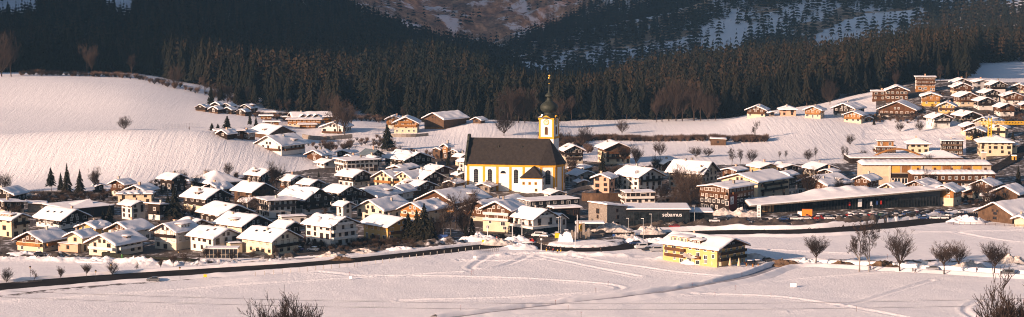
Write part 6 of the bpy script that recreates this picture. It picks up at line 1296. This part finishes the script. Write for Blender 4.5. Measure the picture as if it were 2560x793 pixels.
# the two big crowns at the bottom edge stand nearer, below the camera's hill
for px, py, Y, h, sx, lab in ((708, 782, 470, 17.2, .85, 'large bare crown rising from the bottom edge, left one'), (2553, 748, 440, 24, .8, 'large bare crown cut by the bottom right corner')):
    X, y_, ztop = at(px, py, Y); z = hz(X, Y); put_bare(0, 0, 0, lab, 5, sx*1.0, XYZ=(X, Y, z), h=(ztop-z)/1.0)
rr = random.Random(5)
for a in [(128,477,60,'gappy pine, leftmost of the conifers below the snow hill',3,1.5),(152,478,48,'brownish fir between the pine and the pointed spruce',0,1.3),(168,482,76,'tall pointed spruce below the snow hill',2,1.1),(200,483,62,'dark spruce just left of the bare lime tree',2,1.3),
 (437,548,84,'large dark conifer left of the black upper-storey house',0,1.75),(420,548,66,'second dark conifer beside the large one',4,1.75),(1505,474,100,'slim tall spruce like a column before the garage house',3,.85),(968,377,70,'big fir standing under the wooden balcony chalet',0,1.7),
 (1060,604,100,'black spruce, tallest of the dark group right of the orange-banded house',2,1.75),(1042,604,82,'black spruce, left in the dark group',0,1.75),(1078,606,70,'black spruce, right in the dark group',4,1.75),(1020,602,74,'bushy spruce behind the orange-banded house',1,1.75),(2545,470,58,'dark spruce at the right edge above the barn',2,1.2),
 (946,545,40,'small black conifer before the white gabled house',4,1.8),(1120,420,36,'dark conifer left of the small dark-gabled house',0,1.3),(797,442,16,'tiny conifer on the snow behind the brown house',2,1.2),(568,322,34,'round dark conifer in the hamlet',0,2.2),(530,326,20,'low dark conifer bush in the hamlet, left',0,2.4),(545,326,18,'low dark conifer bush in the hamlet, right',0,2.4),
 (625,318,36,'narrow conifer beside the hamlet car park',3,1.2),(640,320,30,'dark conifer right of the narrow hamlet conifer',0,1.4),(2448,272,26,'round conifer amid the hillside houses',0,1.7),(2438,352,34,'dark shaggy conifer left of the crane',0,1.7),(2532,350,22,'dark conifer right of the cream cube house',0,1.6),(1180,600,62,'dark conifer before the brown chalet shop',0,1.3),(1165,602,44,'young dark conifer beside the brown bare tree',1,1.3),
 (275,560,50,'shaded conifer behind the flat-roofed hall',0,1.6),(590,532,30,'brown low conifer on the wide dark roof side',0,2.),(2185,312,18,'little conifer at the reddish timber chalet',2,1.4),(1520,600,0,'',0,1),(258,560,38,'small conifer in the shade of the hall',2,1.3),(2275,440,0,'',0,1)]:
    if a[2]: X, Y, z = gp(a[0], a[1]); place_conifer(X, Y, z, a[2]/F*Y, a[3], a[4], None, a[5]/1.0, rr.random()*6, 'pine_tree' if 'pine' in a[3] else 'conifer_tree')
# clump at the meadow edge above the sheds
for k, (px, h, kind) in enumerate([(528,52,'c'),(536,58,'b'),(545,50,'b'),(552,54,'c'),(560,56,'b'),(568,50,'b'),(577,52,'b'),(592,60,'c'),(600,64,'c'),(608,58,'c'),(618,50,'b'),(634,50,'c')]):
    lab = '%s in the tree clump above the snowy sheds, %s from the left' % ('dark spruce' if kind == 'c' else 'thin leafless tree', ORD[k])
    if kind == 'c': X, Y, z = gp(px, 262); place_conifer(X, Y, z, h/F*Y, lab, k % 5, 'tree clump above the sheds', 1.2)
    else: put_bare(px, 263, h, lab, 2, .8, group='tree clump above the sheds')
# brown leafless trees at the forest edges
k = 0
for px, py, h in [(1262,306,82),(1278,308,88),(1296,308,92),(1312,308,84),(1248,306,64),(1655,304,80),(1672,303,96),(1690,303,102),(1706,303,84),(1735,302,96),(1752,302,78),(1770,302,64),(1788,301,60),(1642,305,60),(1160,302,60),(1083,303,50),(700,285,40),(720,286,36),(745,287,40),(815,288,60),(828,289,66),(1400,304,60),(1430,303,66),(2075,262,60),(2350,206,46),(2240,222,44),(28,192,98),(4,192,104),(218,190,84),(230,191,72),(330,193,60),(440,222,56),(512,238,50),(1010,302,34),(2420,190,46),(2435,190,40)]:
    put_bare(px, py, h, 'brown leafless tree at the forest edge, %s from the left among its kind' % (['first','second','third','fourth','fifth','sixth','seventh','eighth','ninth','tenth','eleventh','twelfth','thirteenth','fourteenth','fifteenth','sixteenth','seventeenth','eighteenth','nineteenth','twentieth','21st','22nd','23rd','24th','25th','26th','27th','28th','29th','30th','31st','32nd','33rd','34th','35th','36th'][sorted([q[0] for q in [(1262,),(1278,),(1296,),(1312,),(1248,),(1655,),(1672,),(1690,),(1706,),(1735,),(1752,),(1770,),(1788,),(1642,),(1160,),(1083,),(700,),(720,),(745,),(815,),(828,),(1400,),(1430,),(2075,),(2350,),(2240,),(28,),(4,),(218,),(230,),(330,),(440,),(512,),(1010,),(2420,),(2435,)]]).index(px)]), (4, 0, 2, 1)[k % 4], (.9, .8, .8)[k % 3], name='leafless_tree', group='leafless trees at the forest edge'); k += 1
# shrubs: one mass each
def shrubs(name, label, cat, pts, n, h0, h1, wdt, seed, mat='shrub'):
    r_ = random.Random(seed); P = [np.array(gp(*p)) for p in pts]; tr, cr = BS; base = BSV; c0 = P[0]; V = []; Fq = []; o = 0
    for k in range(n):
        t = r_.random()*(len(P)-1); i = min(int(t), len(P)-2); p = P[i]+(P[i+1]-P[i])*(t-i); h = r_.uniform(h0, h1); X = p[0]+r_.uniform(-wdt, wdt); Y = p[1]+r_.uniform(-wdt, wdt); z = hz(X, Y, False); a = r_.random()*6.28
        q = BSV*[h, h, h]; c, s = math.cos(a), math.sin(a); q = np.stack([q[:,0]*c-q[:,1]*s+X-c0[0], q[:,0]*s+q[:,1]*c+Y-c0[1], q[:,2]+z-c0[2]], -1); V.append(q); Fq.append(BSF+o); o += len(q)
    ob_ = ob(name, npmesh(name, np.concatenate(V), np.concatenate(Fq), mat), None, tuple(c0)); tag(ob_, label, cat, None, 'stuff'); return ob_
r_ = random.Random(2); mb = MB()
for k in range(46):
    a = r_.random()*6.28; e = r_.uniform(.15, .9); p = Vector((0,0,-.05)); d = Vector((math.cos(a)*e, math.sin(a)*e, 1)).normalized()
    q = p+d*r_.uniform(.4, .7); mb.add([tuple(p+Vector((-.014,0,0))), tuple(p+Vector((.014,0,0))), tuple(q+Vector((.01,0,0))), tuple(q+Vector((-.01,0,0)))], [(0,1,2,3)])
    for j in range(4): d2 = (d+Vector((r_.uniform(-1,1), r_.uniform(-1,1), r_.uniform(-.2,.6)))*.6).normalized(); s = q.lerp(p, r_.random()*.5); u = s+d2*r_.uniform(.2, .45); mb.add([tuple(s+Vector((-.008,0,0))), tuple(s+Vector((.008,0,0))), tuple(u+Vector((.005,.005,0))), tuple(u+Vector((-.005,-.005,0)))], [(0,1,2,3)])
BS = (None, None); BSV = np.array(mb.v); BSF = np.array(mb.f)
shrubs('hedgerow', 'long bare hedgerow crossing the snow field right of the church', 'hedge', [(1400,372),(1470,350),(1560,351),(1700,352),(1850,353),(1905,352)], 420, 3, 4.6, 5, 1)
shrubs('shrubbery', 'thicket of bare shrubs right of the church tower', 'shrubs', [(1375,345),(1420,360),(1440,385),(1400,400)], 120, 3, 5, 9, 2)
shrubs('shrubbery', 'bare undergrowth below the centre forest', 'shrubs', [(640,292),(760,292),(880,300),(980,304)], 160, 2.5, 4.5, 8, 3)
shrubs('shrubbery', 'bare brush along the edge of the upper left meadow', 'shrubs', [(60,188),(200,190),(330,195),(450,222),(640,268)], 170, 2.5, 5, 7, 4)
shrubs('shrubbery', 'frosted garden bushes scattered between the hillside houses', 'shrubs', [(2180,300),(2250,296),(2300,300),(2380,300),(2440,290),(2500,310),(2560,300),(2480,250),(2400,240),(2330,275),(2520,330)], 420, 1.5, 3.2, 12, 5)
shrubs('shrubbery', 'low bushes and twigs in the gardens of the left half of the village', 'shrubs', [(20,500),(140,500),(300,490),(480,455),(620,450),(700,520),(560,520),(430,540),(700,600),(860,625),(1000,610)], 850, 1.2, 3., 14, 6, 'twig')
shrubs('shrubbery', 'low bushes and twigs in the gardens of the right half of the village', 'shrubs', [(1120,410),(1250,440),(1420,450),(1560,420),(1680,500),(1730,525),(1820,445),(1990,440),(2130,500),(2420,500),(2540,520)], 800, 1.2, 3., 14, 7, 'twig')
shrubs('shrubbery', 'bushes on the slope between the orchard and the hamlet', 'shrubs', [(760,360),(860,375),(930,350),(980,380),(1100,395)], 130, 1.5, 3.5, 10, 8)
# ------------------------------------------------------------ forests
ST = [(-400,1550),(0,1550),(300,1548),(480,1462),(640,1352),(760,1338),(850,1325),(1000,1330),(1200,1330),(1320,1338),(1450,1342),(1600,1342),(1800,1350),(1920,1362),(2020,1362),(2200,1402),(2320,1452),(2420,1458),(2452,1712),(2560,1718),(2960,1718)]
# screen height of the ground sheet, and of the tallest ground in front of it, per direction
Ys = np.concatenate([np.arange(900, 2400, 10), np.arange(2400, 7000, 25)]); us = np.arange(-.30, .301, .002); UU, VV = np.meshgrid(us, Ys); ZZ = height((UU*VV).ravel(), VV.ravel()).reshape(UU.shape); ang = (ZZ-HCAM)/VV; run = np.maximum.accumulate(ang+4/VV, axis=0)
def hidden(X, Y, ztop):
    u = X/Y; i = np.clip(((u+.30)/.002).astype(int), 0, len(us)-1); j = np.clip(np.searchsorted(Ys, Y)-3, 0, len(Ys)-1); return (ztop-HCAM)/Y < run[j, i]-.004
def scatter(y0, y1, sp_, seed):
    g = np.random.default_rng(seed); xs = np.arange(-.30*y1, .30*y1, sp_); ys2 = np.arange(y0, y1, sp_); X, Y = np.meshgrid(xs, ys2); X = X.ravel()+g.uniform(-.48, .48, X.size)*sp_; Y = Y.ravel()+g.uniform(-.48, .48, Y.size)*sp_
    k = np.abs(X/Y) < .285; X, Y = X[k], Y[k]; st = np.interp(CX+F*X/Y, [s[0] for s in ST], [s[1] for s in ST]); k = Y > st+4*(vnoise(X, Y, 25, 2)-.5)*3; X, Y = X[k], Y[k]
    Zg = height(X, Y); d = Y*cp-(Zg-HCAM)*sp; px = CX+F*X/d; py = CY-F*(Y*sp+(Zg-HCAM)*cp)/d
    k = np.ones(X.size, bool)
    for P in CLEAR: k &= ~inpoly(px, py, P) | ((Y > 2450) & (g.random(X.size) < .10))
    return X[k], Y[k], Zg[k], px[k], py[k], g
TX_, TY_, TZ, TH, TR, TT, TK = [], [], [], [], [], [], []
for y0, y1, sp_, sd_, hm in ((1320, 1760, 6.6, 1, 27), (1760, 2450, 8.8, 2, 25), (2450, 3700, 11.5, 3, 25), (3700, 6600, 24, 4, 22)):
    X, Y, Zg, px, py, g = scatter(y0, y1, sp_, sd_); n = X.size; keep = np.ones(n, bool)
    if y0 >= 2450:
        nn = .6*fbm(X, Y*.4, 75, 4, 31)+.4*fbm(X, Y, 240, 3, 33); patch = (px > 1230) & (Y < 3700) | (Y >= 3700)
        dens = np.where(patch, np.clip((nn-.385)*9.0, .22, 1.0), 1.0); dens = np.where((Y >= 3700), np.clip((nn-.5)*3, .03, .35), dens); keep &= g.random(n) < dens
    else: keep &= g.random(n) < .94
    H_ = hm*g.uniform(.48, 1.22, n)*(1+.12*(vnoise(X, Y, 60, 8)-.5)); keep &= ~hidden(X, Y, Zg+H_)
    TX_.append(X[keep]); TY_.append(Y[keep]); TZ.append(Zg[keep]); TH.append(H_[keep]); TT.append((g.uniform(-.35, .5, n)+.5*(fbm(X, Y, 55, 3, 6)-.5))[keep]); TR.append(g.uniform(0, 6.28, n)[keep]); TK.append(np.full(keep.sum(), 0 if y0 < 1700 else 1 if y0 < 3000 else 2))
X, Y, Zg, Hh, Tt, Rz, Kk = [np.concatenate(a) for a in (TX_, TY_, TZ, TH, TT, TR, TK)]; px = CX+F*X/Y
# the 290 nearest are trees of their own
stv = np.interp(px, [s[0] for s in ST], [s[1] for s in ST]); order = np.argsort((Y-stv)*1.0+np.where(px > 2450, 500, 0)+np.where((px < -20) | (px > 2580), 900, 0)); near = order[:285]; isn = np.zeros(X.size, bool); isn[near] = True
REG = [(-999, 640, 'spruce in the front rows of the dark forest above the upper left meadow', 'spruces along the upper left meadow'), (640, 900, 'spruce at the forest foot above the golden hotel hamlet', 'spruces above the hamlet'), (900, 1450, 'spruce in the front rows of the centre forest behind the barn and church', 'spruces behind barn and church'),
       (1450, 1860, 'spruce in the front rows of the forest above the bare field hedgerow', 'spruces above the field hedgerow'), (1860, 9999, 'spruce in the front rows of the forest behind the right-hand hillside houses', 'spruces behind the hillside houses')]
for i in near:
    for a, b, lab, grp in REG:
        if a <= px[i] < b: place_conifer(X[i], Y[i], Zg[i], Hh[i]*1.05, lab, i % 5, grp, 1.1, Rz[i], 'spruce_tree')
def forest(name, label, sel, protos, mat, wsc=1.0):
    idx = np.where(sel)[0]
    if len(idx) == 0: return
    Vs, Fs, Ts = [], [], []; o = 0; g = np.random.default_rng(1); kk = g.integers(0, len(protos), len(idx))
    c0 = (X[idx].mean(), Y[idx].mean(), 0)
    for k, (V, Fc, T) in enumerate(protos):
        ii = idx[kk == k]
        if len(ii) == 0: continue
        c, s = np.cos(Rz[ii])[:, None], np.sin(Rz[ii])[:, None]; h = Hh[ii][:, None]; w2 = h*wsc*g.uniform(.7, 1.5, len(ii))[:, None]
        vx = (V[None,:,0]*c-V[None,:,1]*s)*w2+X[ii][:,None]-c0[0]; vy = (V[None,:,0]*s+V[None,:,1]*c)*w2+Y[ii][:,None]-c0[1]; vz = V[None,:,2]*h+Zg[ii][:,None]-.3
        Vs.append(np.stack([vx, vy, vz], -1).reshape(-1, 3)); Fs.append((Fc[None]+(np.arange(len(ii))*len(V))[:, None, None]+o).reshape(-1, 3)); Ts.append((T[None]+Tt[ii][:, None]).ravel()); o += len(ii)*len(V)
    ob_ = ob(name, npmesh(name, np.concatenate(Vs), np.concatenate(Fs), mat, False, dict(tint=np.concatenate(Ts))), None, c0); tag(ob_, label, 'forest', None, 'stuff'); print(name, label, len(idx), o)
P1 = [conifer(9, 7, 100+s, Rr=.155, z0=zz, pw=p) for s, zz, p in ((1,.15,.85),(2,.22,.75),(3,.1,1.0),(4,.3,.7))]; P2 = [conifer(6, 6, 200+s, Rr=.16, z0=.15, pw=.85, droop=.07) for s in range(4)]; P3 = [conifer(4, 4, 300+s, Rr=.18, z0=.2, droop=.09) for s in range(3)]
fr_ = ~isn
forest('forest', 'dark spruce forest covering the slope on the left', fr_ & (px < 900) & (Kk < 2), P1, 'spruce', 1.25)
forest('forest', 'brownish spruce forest on the knoll in the centre', fr_ & (px >= 900) & (px < 1450) & (Kk == 0), P1, 'spruce', 1.25)
forest('forest', 'sunlit spruce forest on the ridge at the right', fr_ & (px >= 1450) & (Kk == 0), P1, 'spruce', 1.25)
forest('forest', 'spruce forest on the ridges further back', fr_ & (px >= 900) & (Kk == 1), P2, 'spruce', 1.3)
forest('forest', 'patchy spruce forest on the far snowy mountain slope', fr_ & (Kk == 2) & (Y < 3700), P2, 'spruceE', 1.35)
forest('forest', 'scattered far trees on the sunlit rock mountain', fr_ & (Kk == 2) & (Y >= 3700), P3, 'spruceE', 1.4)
# ------------------------------------------------------------ power lines across the foreground
def wire(pts, Y0, label, r=.028):
    mb = MB(); V = [Vector(at(px_, py_, Y0)) for px_, py_ in pts]; xs = [v.x for v in V]; zs = [v.z for v in V]; X0 = -120; X1 = 125; n = 40
    co_ = np.polyfit(xs, zs, 2); pts = [(X0+(X1-X0)*k/n, Y0, float(np.polyval(co_, X0+(X1-X0)*k/n))) for k in range(n+1)]
    for a, b in zip(pts[:-1], pts[1:]): mb.tube(a, b, r, r, 4)
    o = mb.build('power_line', 'dmetal'); tag(o, label, 'power line', 'power lines crossing the foreground'); return pts
e1 = wire([(0,727),(640,748),(1280,759),(1920,758),(2470,749)], 330, 'upper one of the two power lines crossing the foreground snow'); e2 = wire([(0,743),(640,763),(1280,773),(1920,774),(2470,764)], 330, 'lower one of the two power lines crossing the foreground snow')
for sx_, e in ((-1, 0), (1, -1)):
    x = e1[e][0]; z = hz(x, 330); r = empty('power_pole', (x, 330, z), 0, 'wooden power pole holding the lines at the %s' % ('left' if sx_ < 0 else 'right'), 'pole'); MB().tube((0,0,-.5), (0,0,e1[e][2]-z+.6), .16, .12, 8).build('mast', 'bark', r); MB().box(-.1, .1, -.5, .5, e1[e][2]-z-.1, e1[e][2]-z+.1).build('cross_arm', 'bark', r)
# ------------------------------------------------------------ air
m, nt, b = new_mat('haze'); nt.nodes.remove(b); pv = nt.nodes.new('ShaderNodeVolumePrincipled'); pv.inputs['Color'].default_value = (.30, .62, 1.0, 1); pv.inputs['Density'].default_value = 3.4e-5; pv.inputs['Anisotropy'].default_value = .0
nt.links.new(pv.outputs[0], nt.nodes['Material Output'].inputs['Volume'])
zz = [v for v in (float(ZG.min()), float(ZG.max()))]; bx = MB().box(-17500, 17500, -60, 7900, zz[0]-1, zz[1]+30); me = bx.mesh('haze', m if False else 'snow'); me.materials.clear(); me.materials.append(m); o = ob('haze', me); tag(o, None, None, None, 'stuff')
# copies of pylon text lines etc. share nothing else
for lab, os_ in LABELS.items():
    if len(os_) > 1 and not os_[0].get('group'): print('DUP LABEL', lab, len(os_))
